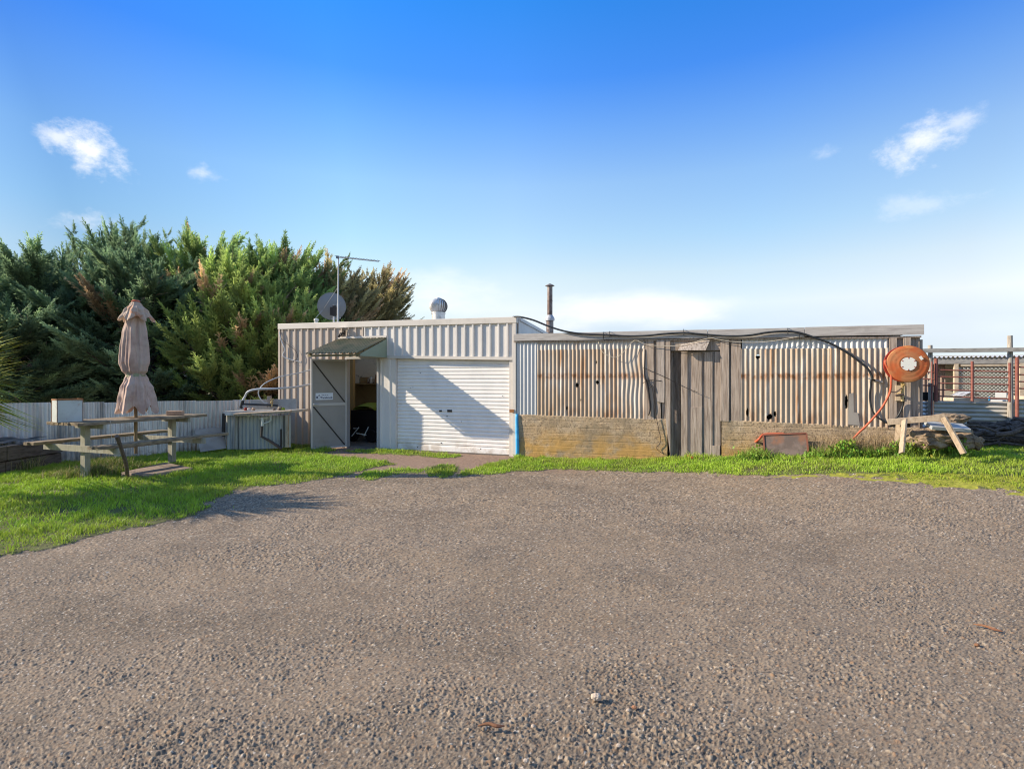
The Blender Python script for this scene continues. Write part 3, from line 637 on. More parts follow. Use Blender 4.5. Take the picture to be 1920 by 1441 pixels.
q.tube(pl([(1211,708),(1222,725),(1225,742),(1232,790),(1239,826),(1231,840),(1245,851)], .06), .006, 5, 3); q.tube(pl([(1205,718),(1220,712),(1240,714)], .05), .006, 5, 2); q.tube(pl([(1218,742),(1216,730),(1224,722),(1228,735)], .06), .005, 5, 3)
tag(q.build('tangled_wire', m_dark, smooth=True), 'dark tangled wire hanging beside the rusty iron left of the plank door', 'wire')
q = MB().tube(pl([(522,630,.02),(528,636,.06),(540,646),(553,656),(558,668),(551,676),(540,678,.05)], .07), .006, 5, 4)
tag(q.build('looped_lead', m_cable, smooth=True), 'black lead looping over the top left corner of the beige iron', 'cable')
# ================================================================ hose reel at the right end of the old shed
rc = fu(1703, 682, .36); nF = Vector((-s_, -c_, 0))
reel = thing('hose_reel', F(rc[0], .0, rc[1]-.33), 'round faded red hose reel with white centre on the end of the old shed', 'hose reel')
def ctr(p): return Vector(F(rc[0], p, rc[1]))
RR = .265
MB().lathe(ctr(.36), nF, [(.0,-.012),(.09,-.012),(.10,-.006),(.125,-.004),(.165,-.012),(.2,-.012),(.24,-.02),(RR,-.035),(RR+.007,-.03),(RR+.006,-.016),(RR-.006,-.013),(.245,-.010),(.238,-.0075),(.222,-.006),(.215,-.0065),(.188,-.003),(.18,-.001),(.16,.001),(.152,.001),(.135,.003),(.125,.006),(.112,.007),(.104,.003),(.0,.003)], 56).build('front_disc', m_reel, reel, smooth=True)
MB().lathe(ctr(.16), nF, [(0,-.006),(.22,-.006),(RR,.02),(RR+.006,.026),(RR,.030),(.22,.006),(0,.006)], 48).build('back_disc', m_reeldark, reel, smooth=True)
MB().lathe(ctr(.17), nF, [(.11,0),(.11,.18)], 32).build('drum', m_reeldark, reel)
q = MB()
for k in range(4):
    r = .13+.012*k
    for j in range(5): 
        q.tube([ctr(.20+.03*j)+Vector((c_,-s_,0))*r*math.cos(t*math.pi/10)+Vector((0,0,1))*r*math.sin(t*math.pi/10) for t in range(21)], .012, 6, caps=False)
q.build('coiled_hose', m_hosered, reel, smooth=True)
lb = []
for k in range(24):
    a = 2*math.pi*k/24; r = .100*(1-.045*(k % 6 == 0)); lb.append((r*math.cos(a), r*math.sin(a)))
X_ = Vector((c_,-s_,0)); Zv = Vector((0,0,1)); cc = ctr(.371)
MB().prism([cc+X_*a+Zv*b for a, b in lb], [cc+X_*a+Zv*b+nF*.006 for a, b in lb]).build('centre_label', m_label, reel)
for k in range(6):
    a = .5+k*1.05; d_ = X_*math.cos(a)+Zv*math.sin(a); MB().box(cc+d_*.088+nF*.0075, (.022,.010,.003), d_, nF.cross(d_), nF).build('label_clip', m_reeldark, reel)
q = MB(); q.box(ctr(.372)+X_*.155+Zv*.085, (.035,.055,.004), X_*.8+Zv*.5, Zv*.8-X_*.5, nF); q.build('small_sticker', m_label, reel)
q = MB(); q.tube([ctr(.0), ctr(.17)], .03, 10); q.box(ctr(.03), (.14, .3, .012), X_, Zv, nF); q.build('wall_bracket', m_ironrim, reel)
tag(MB().tube([ctr(.33)-X_*.275+Zv*.06, ctr(.335)-X_*.277-Zv*.0]+pl([(1670,700,.33),(1671,715,.33),(1670,730,.31),(1664,746,.30),(1652,766,.28),(1636,785,.26),(1622,800,.26),(1612,809,.24),(1600,822,.2)], .3), .0155, 10, 4).build('red_hose', m_hosered, smooth=True),
    'red hose hanging from the round reel down into the weeds', 'hose')
tp_ = thing('brass_tap', F(U(1693,.1), .03, fu(1693,760,.1)[1]), 'old brass tap and fittings on a plate under the hose reel', 'tap')
MB().fpoly([(1679,722),(1697,722),(1697,751),(1679,751)], .032, .05).build('backing_plate', m_cream, tp_)
q = MB(); q.tube(pl([(1692,752,.12),(1692,738,.12),(1692,726,.12),(1692,712,.14),(1694,704,.2)], .1), .022, 10); q.tube(pl([(1683,739,.06),(1692,738,.12)], .1), .022, 8); q.tube(pl([(1692,724,.12),(1697,719,.17)], .1), .018, 8)
q.build('valve_body', m_brass, tp_, smooth=False)
MB().tube(pl([(1691,727,.15),(1680,735,.16),(1667,734,.16)], .1), .012, 8).build('lever', m_iron, tp_)
MB().tube(pl([(1679,741,.16),(1694,739,.13)], .1), .02, 8).build('union', m_iron, tp_)

# ================================================================ framed iron plate and orange pipe in front of the base
def gp(px, py): x, y = gpt(px, py); return Vector((x, y, gz(x, y)))
pa, pb = gp(1434, 857), gp(1516, 855); ex = (pb-pa).normalized(); nrm = Vector((ex.y, -ex.x, 0)).normalized(); lean = (Vector((0,0,1))*.95-nrm*.3).normalized()
pw = (pb-pa).length; ph = .37
plate = thing('iron_box_lid', tuple(pa), 'dark dented iron plate in a rust red frame leaning on the concrete base', 'iron plate')
off = ex.cross(lean).normalized(); off = off if off.y < 0 else -off
def PL(a, b, o): return pa+ex*a+lean*b+off*o
sk = -.03
MB().hexa([PL(.0+sk*0,.0,-.05),PL(pw,.0,-.05),PL(pw-.02,ph,-.05),PL(-.02,ph+.0,-.05)], [PL(0,0,.0),PL(pw,0,.0),PL(pw-.02,ph,.0),PL(-.02,ph,.0)]).build('plate', m_iron, plate)
q = MB()
for a, b in (((0,0),(-.02,ph)), ((-.02,ph),(pw-.02,ph)), ((pw-.02,ph),(pw,0))):
    q.beam(PL(*a,-.02), PL(*b,-.02), .024, .07, up=tuple(off))
q.build('rim', m_ironrim, plate)
tag(MB().tube([gp(1404, 850)+Vector((0,0,-.04)), gp(1406,849)+Vector((0,.03,.1)), PL(-.10,.30,-.06), PL(-.02,ph+.02,-.09), PL(.12,ph+.03,-.10), PL(.3,ph+.025,-.11)], .02, 10, 5).build('orange_pipe', m_hosered, smooth=True),
    'short orange pipe bending over the top of the framed iron plate', 'pipe')
tag(MB().tube([gp(1286,856)+Vector((0,.02,.02)), gp(1292,858)+Vector((0,0,.03)), gp(1300,861)+Vector((0,0,.02))], .02, 8).build('orange_pipe_stub', m_hosered), 'short orange pipe stub in the grass below the plank door', 'pipe')

# ================================================================ saw horse, rubble, boards
sh_ = thing('saw_horse', (5.6, 7.8, gz(5.6, 7.8)), 'weathered timber saw horse standing in the grass by the rubble', 'saw horse')
a, b = Vector(at(1664, 791, 7.72)), Vector(at(1772, 782, 7.4))
MB().beam(a, b, .05, .085, up=(0,0,1)).build('top_rail', m_sawn, sh_, bevel=.004)
def legb(top, foot, Yt, Yf, nm='leg'):
    t = Vector(at(*top, Yt)); x, y = gpt(*foot); f = Vector(at(*foot, Yf)); MB().beam(t, f, .028, .085, up=(.0,-1,.3)).build(nm, m_sawn, sh_, bevel=.003)
legb((1696,787), (1690.5,849), 7.55, 7.35); legb((1686,794), (1682,836), 7.76, 7.95); legb((1769,782), (1807,850), 7.33, 7.15); legb((1769,784), (1788,836), 7.5, 7.7)
def blob(c, rad, name, mat, seed, amp=.25, sub=4, fr=1.6, parent=None):
    bm = bmesh.new(); bmesh.ops.create_icosphere(bm, subdivisions=sub, radius=1)
    for v in bm.verts:
        n = v.co.normalized(); k = 1+amp*mnoise.fractal(n*fr+Vector((seed*7.1, seed*3.3, 0)), .8, 2, 5)
        k = min(k, 1.25); cell = mnoise.cell_vector(n*3+Vector((seed, 0, 0)))
        v.co = Vector((n.x*rad[0], n.y*rad[1], n.z*rad[2]))*k+Vector((cell.x-.5, cell.y-.5, cell.z-.5))*.22*min(rad)+n*.08*min(rad)*mnoise.noise(n*9+Vector((seed,2,1)))
    m = MB(); m.v = [tuple(Vector(c)+v.co) for v in bm.verts]; m.f = [tuple(v.index for v in f.verts) for f in bm.faces]; m.m = [0]*len(m.f); bm.free()
    return m.build(name, mat, parent)
x, y, z = at(1755, 822, 7.72)
tag(blob((x-.06, y, z+.0), (.31,.26,.15), 'rubble_block', m_rock, 1), 'broad lump of broken concrete low in the grass behind the saw horse', 'rubble')
tag(blob(at(1799, 824, 7.75), (.21,.24,.14), 'rubble_block', m_rock, 2), 'grey shaded lump of broken concrete under the right saw horse leg', 'rubble')
x, y, z = at(1778, 785, 7.8)
tag(blob((x, y, z), (.27,.2,.075), 'rubble_block', m_rock, 3), 'flat broken slab topmost on the rubble heap behind the saw horse', 'rubble')
tag(blob(at(1828, 830, 7.6), (.10,.1,.09), 'rubble_block', m_rock, 4), 'small pale lump of rubble at the right end of the heap', 'rubble')
q = MB().beam(at(1740, 797, 7.55), at(1812, 802, 7.45), .22, .05, up=(0,-.3,1)); tag(q.build('painted_board', m_board_w, bevel=.004), 'pale painted board lying flat on the rubble behind the saw horse', 'board')
# heap of dead branches
for k in range(80):
    t = k/80.; px = random.uniform(1838, 2000); Y = random.uniform(8.2, 9.5); hh = random.uniform(.0, .36)*(.55+.45*min(1,(px-1825)/60))
    x = (px-960)/FP*Y; z = gz(x, Y)+hh; Lb = random.uniform(.4, 1.0); an = random.uniform(-.6, .6); tl = random.uniform(-.2, .2)
    d = Vector((math.cos(an), math.sin(an), tl)); n_ = Vector((0,0,1))
    pts = [Vector((x,Y,z))+d*(Lb*(j/4-.5))+Vector((random.uniform(-.03,.03), random.uniform(-.05,.05), random.uniform(-.045,.045))) for j in range(5)]
    r0 = random.choice((.012,.016,.02,.026,.035,.05))
    o = MB().tube(pts, [r0, r0*1.1, r0*.95, r0*.8, r0*.55], 7, 2).build('dead_branch', m_bark)
    tag(o, 'dark dead branch lying in the heap at the right edge', 'branch', 'dead branches heaped by the yard fence')

# ================================================================ yard behind on the right
Yy = 10.9
def yz(px, py, Y=Yy):             # the yard stands parallel to the sheds
    return at(px, py, Y*1.325/(1+.364*(px-960)/FP))
def ypost(px, top, w, lab, Y=Yy):
    x, Y, z = yz(px, top, Y); g = gz(x, Y)-.1
    o = MB().tube([(x, Y, g), (x+.01, Y, (g+z)/2), (x, Y, z)], [w*1.08, w, w*.95], 12, 3).build('round_post', m_yardpost); tag(o, lab, 'post', 'round timber posts of the yard fence')
ypost(1744, 647, .043, 'short round timber post of the yard behind the hose reel'); ypost(1893.5, 629, .045, 'tall round timber post of the yard near the right edge')
x0, y0, z0 = yz(1722, 657.5, Yy-.07); x1, y1, z1 = yz(2030, 654, Yy-.07)
tag(MB().beam((x0, y0, z0), (x1, y1, z1), .05, .085).build('top_rail', m_rail, bevel=.004), 'long grey timber rail fixed across the yard posts', 'rail')
def gate(pxs, px0, px1, tops, bot, lab, rows):
    x, y, z = yz(px0, bot); g = thing('pipe_gate', (x, y-.02, gz(x, y)), lab, 'gate', 'red pipe gates of the yard')
    for p, t, w in zip(pxs, tops, (.033, .026, .022, .028)):
        MB().tube([yz(p, t, Yy-.02), yz(p, bot+8, Yy-.02)], w, 10).build('upright', m_gate, g)
    for (a, b) in rows: MB().tube([yz(px0, a, Yy-.02), yz(px1, b, Yy-.02)], .014, 8).build('gate_bar', m_gate, g)
gate((1755,1823,1893), 1755, 1895, (672,677,680), 745, 'red pipe gate between the two yard posts', ((693,697),(706,708),(718,721),(730,735),(742,748)))
gate((1907,1985), 1906, 2000, (669,671), 790, 'red pipe gate at the right edge beyond the tall yard post', ((688,690),(702,704),(715,717),(728,730)))
g3 = thing('pipe_gate', yz(1735, 745), 'short piece of red pipe gate just behind the hose reel post', 'gate', 'red pipe gates of the yard')
for a in (697, 710, 722): MB().tube([yz(1722, a, Yy-.02), yz(1752, a+.5, Yy-.02)], .014, 8).build('gate_bar', m_gate, g3)
MB().tube([yz(1747, 678, Yy-.06), yz(1747, 785, Yy-.06)], .013, 8).build('upright', m_gate, g3)
def hsheet(pxa, pxb, top, bot, Y, lab, mat):
    (xa, ya, z1_), (xb, yb, _z) = yz(pxa, top, Y), yz(pxb, top, Y); z0_ = yz(pxa, bot, Y)[2]-.25
    def fn(a, b):
        z = z0_+(z1_-z0_)*b; return (xa+(xb-xa)*a, ya+(yb-ya)*a+.013*math.sin(2*math.pi*z/.085)+.01*math.sin(a*7+z), z)
    tag(MB().grid(fn, 20, 110).build('iron_sheet_fence', mat, smooth=True, recalc=False), lab, 'iron fence')
hsheet(1752, 1896, 751, 800, Yy+.04, 'low fence of sideways corrugated iron below the red pipe gate', m_yardsheet)
hsheet(1906, 2040, 748, 800, Yy+.05, 'low corrugated iron fence at the right edge past the tall post', m_yardsheet)
hsheet(1722, 1745, 752, 800, Yy+.06, 'narrow dim corrugated iron piece behind the old shed corner', m_galv)
x0, y0, z0 = yz(1722, 740, Yy+.1); x1, y1, z1 = yz(1758, 740, Yy+.1)
tag(MB().box(((x0+x1)/2, (y0+y1)/2+.05, z0-.03), (x1-x0+.1, .06, .18), (c_,-s_,0), (s_,c_,0)).build('black_drum_panel', m_plastic), 'black plastic panel behind the short yard post', 'panel')
# wire netting shed further back
Yb = 14.2
by = thing('yard_shed', at(1830, 800, Yb), 'low open fronted shed with wire netting bay beyond the yard fence', 'shed')
xa, xb = at(1715, 0, Yb)[0], at(2080, 0, Yb)[0]; zr1 = at(0, 664, Yb)[2]; zr0 = at(0, 671, Yb)[2]; zbm = at(0, 681, Yb)[2]
def rf(a, b):
    x = xa+(xb-xa)*a; return (x, Yb-.25+3.2*b, zr0-.02+.016*math.sin(2*math.pi*x/.076)-.0*b)
def rf2(a, b):
    x = xa+(xb-xa)*a; return (x, Yb-.08+3.2*b, zr0+.03+.022*math.sin(2*math.pi*x/.10)+.06*b)
MB().grid(rf2, 700, 2).build('roof', m_new, by, smooth=True, recalc=False)
MB().box(((xa+xb)/2, Yb-.02, (zr0+zbm)/2-.01), (xb-xa, .05, zr0-zbm)).build('front_beam', m_rail, by)
xw = at(1799, 0, Yb)[0]
def wf(a, b):
    x = xa+(xw-.06-xa)*a; return (x, Yb+.5+.012*math.sin(2*math.pi*x/.1), .3+(zbm-.3)*b)
MB().grid(wf, 240, 2).build('iron_wall', m_wall2, by, smooth=True, recalc=False)
MB().box((xw, Yb, (zbm+.3)/2), (.09, .09, zbm-.3)).build('post', m_cream, by)
x2 = at(1897, 0, Yb)[0]; MB().box((x2, Yb, (zbm+.3)/2), (.09, .09, zbm-.3)).build('post', m_cream, by)
zc = at(0, 684, Yb)[2]; MB().box(((xw+xb)/2+.05, Yb-.001, (zbm+zc)/2-.012), (xb-xw-.1, .06, .085)).build('lintel', m_cream, by)
q = MB(); z0, z1 = .9, zc-.06; sp = .085; xA, xB = xw+.05, x2-.05
def seg(x, z, dx):
    t0 = 0.; L_ = z1-z
    pts = []
    for k in range(-60, 120):
        pass
n_ = int((xB-xA+(z1-z0))/sp)
for k in range(n_+1):
    for sg_ in (1, -1):
        o = k*sp
        # line x = xA+o - (z1 - z) for one set, mirrored for the other
        p0x, p1x = xA+o-(z1-z0), xA+o; za_, zb_ = z0, z1
        if p0x < xA: za_ = z0+(xA-p0x); p0x = xA
        if p1x > xB: zb_ = z1-(p1x-xB); p1x = xB
        if p1x <= p0x: continue
        a_, b_ = (p0x, za_), (p1x, zb_)
        if sg_ < 0: a_, b_ = (xA+xB-a_[0], a_[1]), (xA+xB-b_[0], b_[1])
        q.tube([(a_[0], Yb+.03*sg_*.2, a_[1]), (b_[0], Yb+.03*sg_*.2, b_[1])], .009, 4, caps=False)
q.build('wire_netting', m_mesh, by)
MB().box(((xa+xb)/2, Yb+2.2, 1.1), (xb-xa, .05, 2.2)).build('back_wall', m_yardsheet, by)
MB().box((xb-.2, Yb+1.5, 1.1), (.05, 3, 2.2)).build('end_wall', m_wall2, by)
by.rotation_euler = (0, 0, -TH)     # parallel to the sheds
def clutter(name, px0, px1, py0, py1, Y, mat, lab, cat, dpt=.3):
    a = at(px0, py1, Y); b = at(px1, py0, Y)
    MBo = MB().box(((a[0]+b[0])/2, Y, (a[2]+b[2])/2), (b[0]-a[0], dpt, b[2]-a[2])); tag(MBo.build(name, mat, bevel=.012), lab, cat)
clutter('timber_beam', 1778, 1898, 745, 752, 12.6, m_cream, 'pale timber beam lying behind the red pipe gate', 'beam')
clutter('white_carton', 1876, 1889, 735, 747, 12.9, m_board_w, 'small white carton behind the gate near the tall post', 'carton')
clutter('pale_block', 1868, 1876, 749, 756, 12.0, m_board_w, 'left small pale block behind the low iron fence', 'block')
clutter('pale_block', 1880, 1890, 749, 756, 12.0, m_board_w, 'pale block nearest the tall post behind the low iron fence', 'block')
clutter('pale_block', 1912, 1921, 742, 749, 12.0, m_cream, 'cream block behind the iron fence at the right edge', 'block')
a, b, c = Vector(at(1806, 742, 13)), Vector(at(1822, 734, 13)), Vector(at(1842, 742, 13.3))
q = MB().prism([a, b, c], [a+Vector((0,.4,0)), b+Vector((0,.4,0)), c+Vector((0,.4,0))]); tag(q.build('bent_sheet', m_galv), 'bent grey iron sheet propped up inside the netting bay', 'iron sheet')
q = MB().box(Vector(at(1855, 747, 12.3)), (.02, .02, .09)); tag(q.build('blue_strap', m_tarp), 'tiny blue strap behind the red pipe gate', 'strap')

# ================================================================ picnic table and umbrella
g0 = .06
T0 = Vector((-6.265, 7.42, 0)); td = Vector((.35,.937,0)).normalized(); te = Vector((.937,-.35,0)).normalized(); TL = 2.0
def T(s, b, z): return T0+td*s+te*b+Vector((0,0,z))
table = thing('picnic_table', tuple(T(1.0, 0, g0)), 'weathered timber picnic table with two attached benches on the grass', 'picnic table')
tt = MB()
for k in range(7):
    b = -.30+k*.1; e = random.uniform(-.012,.012)
    tt.beam(T(e, b, .872+random.uniform(-.003,.003)), T(TL+e, b, .872+random.uniform(-.003,.003)), .088, .042)
tt.build('table_top', m_table, table, bevel=.004)
for s in (.30, 1.62):
    MB().beam(T(s+.058, -.30, .815), T(s+.058, .33, .815), .04, .068).build('bearer', m_tablepost, table)
    MB().beam(T(s-.058, -.82, .50), T(s-.058, .82, .50), .04, .085).build('seat_bearer', m_tablepost, table)
    MB().beam(T(s, 0, -.05), T(s, 0, .848), .075, .10, up=tuple(te)).build('post', m_tablepost, table, bevel=.004)
MB().beam(T(.345, 0, .47), T(1.58, 0, .47), .04, .075).build('stretcher', m_table, table)
for b0 in (-.78, .62):
    q = MB()
    for k in range(2): q.beam(T(-.02+.02*k, b0+k*.105, .566), T(TL+.06, b0+k*.105, .566), .092, .042)
    q.build('bench', m_table, table, bevel=.004)
ux = T(1.02, .0, 0)
def Z_(py): return H+(HOR-py)/FP*ux.y
K_ = ux.y/FP*.93
umb = thing('garden_umbrella', (ux.x, ux.y, g0), 'closed faded pink brown garden umbrella tied round its pole through the table', 'umbrella')
MB().tube([(ux.x, ux.y, .33), (ux.x, ux.y, Z_(566))], .024, 12).build('pole', m_pole, umb)
def cloth(rows, folds, amp, ph, hem, n=96, tw=0.):
    ys = [a for a, _ in rows]; rs = [b for _, b in rows]
    def fn(a, b):
        t = b*(len(rows)-1); i = min(int(t), len(rows)-2); f = t-i
        py = ys[i]+(ys[i+1]-ys[i])*f; r = (rs[i]+(rs[i+1]-rs[i])*(f*f*(3-2*f)))*K_
        A = 2*math.pi*a; w = folds*A+ph+tw*b
        tri = 2*abs(((w/(2*math.pi)+.12*mnoise.noise(Vector((math.cos(A), math.sin(A), b*3+ph)))) % 1)*2-1)**.65-1
        fo = 1.1*tri+.45*math.cos(2*w+1.1*math.sin(A*2+ph))+.5*math.sin(A*3+ph*2+b*2)+.5*mnoise.noise(Vector((math.cos(A)*5, math.sin(A)*5, b*1.6+ph)))+.35*mnoise.noise(Vector((math.cos(A)*11, math.sin(A)*11, b*2.2+ph)))
        rr = r*(1+amp(b)*fo*.62); zz = Z_(py)-hem(b)*(.5+.5*math.cos(w+.6))-.02*hem(b)*math.sin(5*A)
        return (ux.x+rr*math.cos(A), ux.y+rr*math.sin(A)*.9, zz)
    return MB().grid(fn, n*2, 40)
cloth([(564,5),(570,10),(580,19),(594,26)], 6, lambda b: .05+.24*b, 1.9, lambda b: .075*b*b).build('canopy_cap', m_canvastop, umb, smooth=True, recalc=False)
cloth([(585,11),(600,14.5),(625,18.5),(655,21),(680,23),(694,20.5),(703,15.5)], 5, lambda b: .20+.16*math.sin(b*3.1)-.06*b, .4, lambda b: 0, tw=.5).build('canopy', m_canvas, umb, smooth=True, recalc=False)
cloth([(702,15.5),(709,18.5),(720,23.5),(742,27),(760,29)], 6, lambda b: .14+.22*b, 2.5, lambda b: .13*b, tw=.6).build('canopy_skirt', m_canvas, umb, smooth=True, recalc=False)
q = MB()
for k, zz in enumerate((700, 702.5, 705)):
    q.tube([(ux.x+.122*math.cos(t*.2618), ux.y+.11*math.sin(t*.2618), Z_(zz)+.01*math.sin(t*.5+k)) for t in range(25)], .011, 6, caps=False)
q.build('tie', m_tie, umb, smooth=True)
MB().lathe((ux.x, ux.y, Z_(566)), (0,0,1), [(.055,0),(.06,.012),(.04,.03),(0,.035)], 16).build('finial', m_hosered, umb)
# tin and brick on the table
c0 = T(.15, -.14, .893)
tin = thing('metal_tin', tuple(c0), 'square pale metal tin with rusty rim standing on the picnic table', 'tin')
e1 = Vector((.58,.815,0)).normalized(); e2 = Vector((-e1.y, e1.x, 0)); a_ = .145; h_ = .315
q = MB()
cs = [c0+e1*x*a_+e2*y*.12 for x, y in ((-1,-1),(1,-1),(1,1),(-1,1))]
ci = [c0+e1*x*(a_-.006)+e2*y*.114 for x, y in ((-1,-1),(1,-1),(1,1),(-1,1))]
up_ = Vector((0,0,h_))
q.add(cs+[p+up_ for p in cs]+[p+up_ for p in ci]+[p+Vector((0,0,.01)) for p in ci], [(3,2,1,0)]+[(i,(i+1)%4,4+(i+1)%4,4+i) for i in range(4)]+[(4+i,4+(i+1)%4,8+(i+1)%4,8+i) for i in range(4)]+[(8+i,8+(i+1)%4,12+(i+1)%4,12+i) for i in range(4)]+[(12,13,14,15)])
q.build('body', m_tin, tin)
q = MB()
for i in range(4): q.beam(cs[i]+up_, cs[(i+1)%4]+up_, .012, .018)
for i in range(4): q.beam(cs[i]+Vector((0,0,.004)), cs[i]+up_, .008, .008, up=tuple(e1))
q.build('rim', m_rustrim, tin)
c1 = T(1.62, .08, .893+.038)
tag(MB().box(c1, (.235,.11,.075), (.9,.15,0), (-.15,.9,0)).build('brick', m_brick, bevel=.006), 'single pale brick lying on the picnic table', 'brick')
tag(MB().tube([T(.42,.20,.895), T(.42,.345,.897), T(.42,.352,.8), T(.43,.36,.6), T(.42,.36,.45)], .003, 5, 2).build('twine', m_rope), 'thin pale twine hanging over the table edge', 'twine')
# stick leaning on the near bench, slab below
sx, sy = gpt(239, 897)
st_, sb_ = Vector(at(219, 817, 7.02)), Vector((sx, 7.25 if 0 else sy, gz(sx, sy)))
tag(MB().tube([st_, st_.lerp(sb_,.33)+Vector((.02,0,0)), st_.lerp(sb_,.66)+Vector((.03,0,0)), sb_], [.026,.024,.024,.03], 8, 3).build('wooden_stick', m_axe), 'dark bent wooden stick leaning on the near bench', 'stick')
a = [gpt(226, 893), gpt(268, 899), gpt(362, 884), gpt(310, 873)]
lo = [Vector((x, y, gz(x, y)-.05)) for x, y in a]; hi = [Vector((x, y, gz(x, y)+.065)) for x, y in a]
tag(MB().prism(lo, hi).build('concrete_slab', m_slab, bevel=.02), 'worn brownish concrete slab in the grass under the picnic table', 'slab')
tag(blob(tuple(Vector((*gpt(247, 893), .06))), (.13,.1,.07), 'dirt_clod', m_slab, 9), 'brown clod of dirt at the foot of the leaning stick', 'dirt')

# ================================================================ corrugated fence on the left
fa, fb = Vector((-8.19, 9.2, 0)), Vector((-5.40, 12.36, 0)); fd = (fb-fa).normalized(); fL = (fb-fa).length; fn_ = Vector((fd.y, -fd.x, 0))
fence = thing('iron_fence', tuple((fa+fb)/2), 'grey corrugated iron fence running from the left to the iron shed', 'fence')
zta, ztb = H-.0453*9.2, H-.037*12.36
def ftop(s): return zta+(ztb-zta)*s/fL
cuts = [-3.2, -2.3, -1.45, -.62, .14, .9, 1.66, 2.44, 3.2, fL-.01]
for k in range(len(cuts)-1):
    s0, s1 = cuts[k], cuts[k+1]+.03
    dz_ = random.uniform(-.018,.018); po = .006*(k % 2); amp = .016 if k < 5 else .0125
    hl = [(.62, .30, .05, .035), (.70, .30, .05, .035)] if k == 4 else []
    def fnn(a, b, s0=s0, s1=s1, dz_=dz_, po=po, k=k, amp=amp):
        s = s0+(s1-s0)*a; z = -.18+(ftop(s)+dz_+.18)*b
        p = fa+fd*s+fn_*(po+amp*math.sin(2*math.pi*s/(.0762 if k > 3 else .1))+.02*math.sin(s*1.7+z*2)+.03*(z-.5)*math.sin(k*2.1))
        return (p.x, p.y, z)
    def kp(a, b, k=k):
        for (ha, hb, ra, rb) in hl:
            if ((a-ha)/ra)**2+((b-hb)/rb)**2 < 1: return False
        return True
    MB().grid(fnn, 120, 40, kp if hl else None).build('iron_sheet', m_galv, fence, smooth=True, recalc=False)
MB().beam(fa-fd*3-fn_*.06+Vector((0,0,.75)), fb-fd*.05-fn_*.06+Vector((0,0,.75)), .05, .08).build('rail', m_board2, fence)
# panels leaning against it
def gl(px, py, z=0.):
    x = (px-960)/FP; Y = (H-z)/((py-HOR)/FP); return Vector((x*Y, Y, z))
q = [(364,806),(413,800),(425,840),(376,847)]
pp = [Vector(at(a, b, y)) for (a, b), y in zip(q, (10.75,11.15,10.95,10.45))]
tag(MB().prism(pp, [p+Vector((-.03,.04,0)) for p in pp]).build('fibre_panel', m_panel), 'pale fibre panel leaning on the fence beside the sink bench', 'panel')
q = [(362,806),(404,802),(408,822),(366,826)]
pp = [Vector(at(a, b, y)) for (a, b), y in zip(q, (10.85,11.25,11.2,10.8))]
# planter
pc = gl(20, 900, -.03)
pln = thing('sleeper_planter', tuple(pc), 'low planter of old timber sleepers at the left edge', 'planter')
xr = -.922*8.35; 
for k, (z0, z1, o) in enumerate(((-.05,.24,0),(.255,.48,.02))):
    MB().box((xr-.55+o, 8.05, (z0+z1)/2), (1.1, .12, z1-z0)).build('sleeper', m_sleeper, pln, bevel=.012)
    MB().box((xr+o-.06, 8.62, (z0+z1)/2), (.12, 1.0, z1-z0)).build('sleeper', m_sleeper, pln, bevel=.012)
def soil(a, b):
    x = xr-1.1+1.02*a; y = 8.0+.95*b
    return (x, y, .49+.05*float(fbm(np.array([x*6]), np.array([y*6]), 3)[0])+.02*math.sin(x*11))
MB().grid(soil, 30, 20).build('plastic_liner', m_plastic, pln, smooth=True)

# ================================================================ sink bench against the fence end
Yk = 10.85
def S(px, py, Y=Yk): return Vector(at(px, py, Y))
sink = thing('sink_bench', tuple(S(480, 838)), 'outdoor sink bench with corrugated iron front between fence and shed', 'bench')
tl, tr = S(416, 771), S(546, 769)
dv = Vector((.12, .6, 0))
MB().hexa([tl+Vector((0,0,-.05)), tr+Vector((0,0,-.05)), tr+dv+Vector((0,0,-.05)), tl+dv+Vector((0,0,-.05))], [tl, tr, tr+dv, tl+dv]).build('bench_top', m_sink, sink, bevel=.006)
q = MB().prism([S(421,778),S(470,781),S(470,776),S(421,773)], [S(421,778)+Vector((0,-.02,0)),S(470,781)+Vector((0,-.02,0)),S(470,776)+Vector((0,-.02,0)),S(421,773)+Vector((0,-.02,0))]); q.build('edge_strip', m_galv, sink)
def skirt(xa, xb, top, ba, bb, Y, lean):
    def fn(a, b):
        p0 = S(xa+(xb-xa)*a, top, Y); p1 = S(xa+lean+(xb-xa)*a, ba+(bb-ba)*a, Y); p = p1.lerp(p0, b); 
        return (p.x, p.y+.010*math.sin(2*math.pi*p.x/.0762)+.12*(1-b)*0, p.z)
    return MB().grid(fn, 160, 8).build('front_sheet', m_galvpale, sink, smooth=True, recalc=False)
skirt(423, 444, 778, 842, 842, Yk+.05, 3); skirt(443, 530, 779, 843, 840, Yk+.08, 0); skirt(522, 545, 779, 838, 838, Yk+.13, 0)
MB().tube([S(441,779,Yk+.03), S(438,841,Yk+.03)], .022, 8).build('cover_strip', m_leaf, sink)
MB().beam(S(420,775), S(419,818), .05, .05, up=(0,1,0)).build('corner_post', m_dark, sink)
MB().beam(S(538.5,777,Yk-.02), S(538.5,838,Yk-.02), .05, .05, up=(0,1,0)).build('leg', m_sawn, sink)
bk = dv*.96
MB().hexa([S(434,770)+bk, S(524,770)+bk, S(524,770)+bk+Vector((0,.03,0)), S(434,770)+bk+Vector((0,.03,0))], [S(434,752)+bk, S(524,749)+bk, S(524,749)+bk+Vector((0,.03,0)), S(434,752)+bk+Vector((0,.03,0))]).build('splash_back', m_sink, sink)
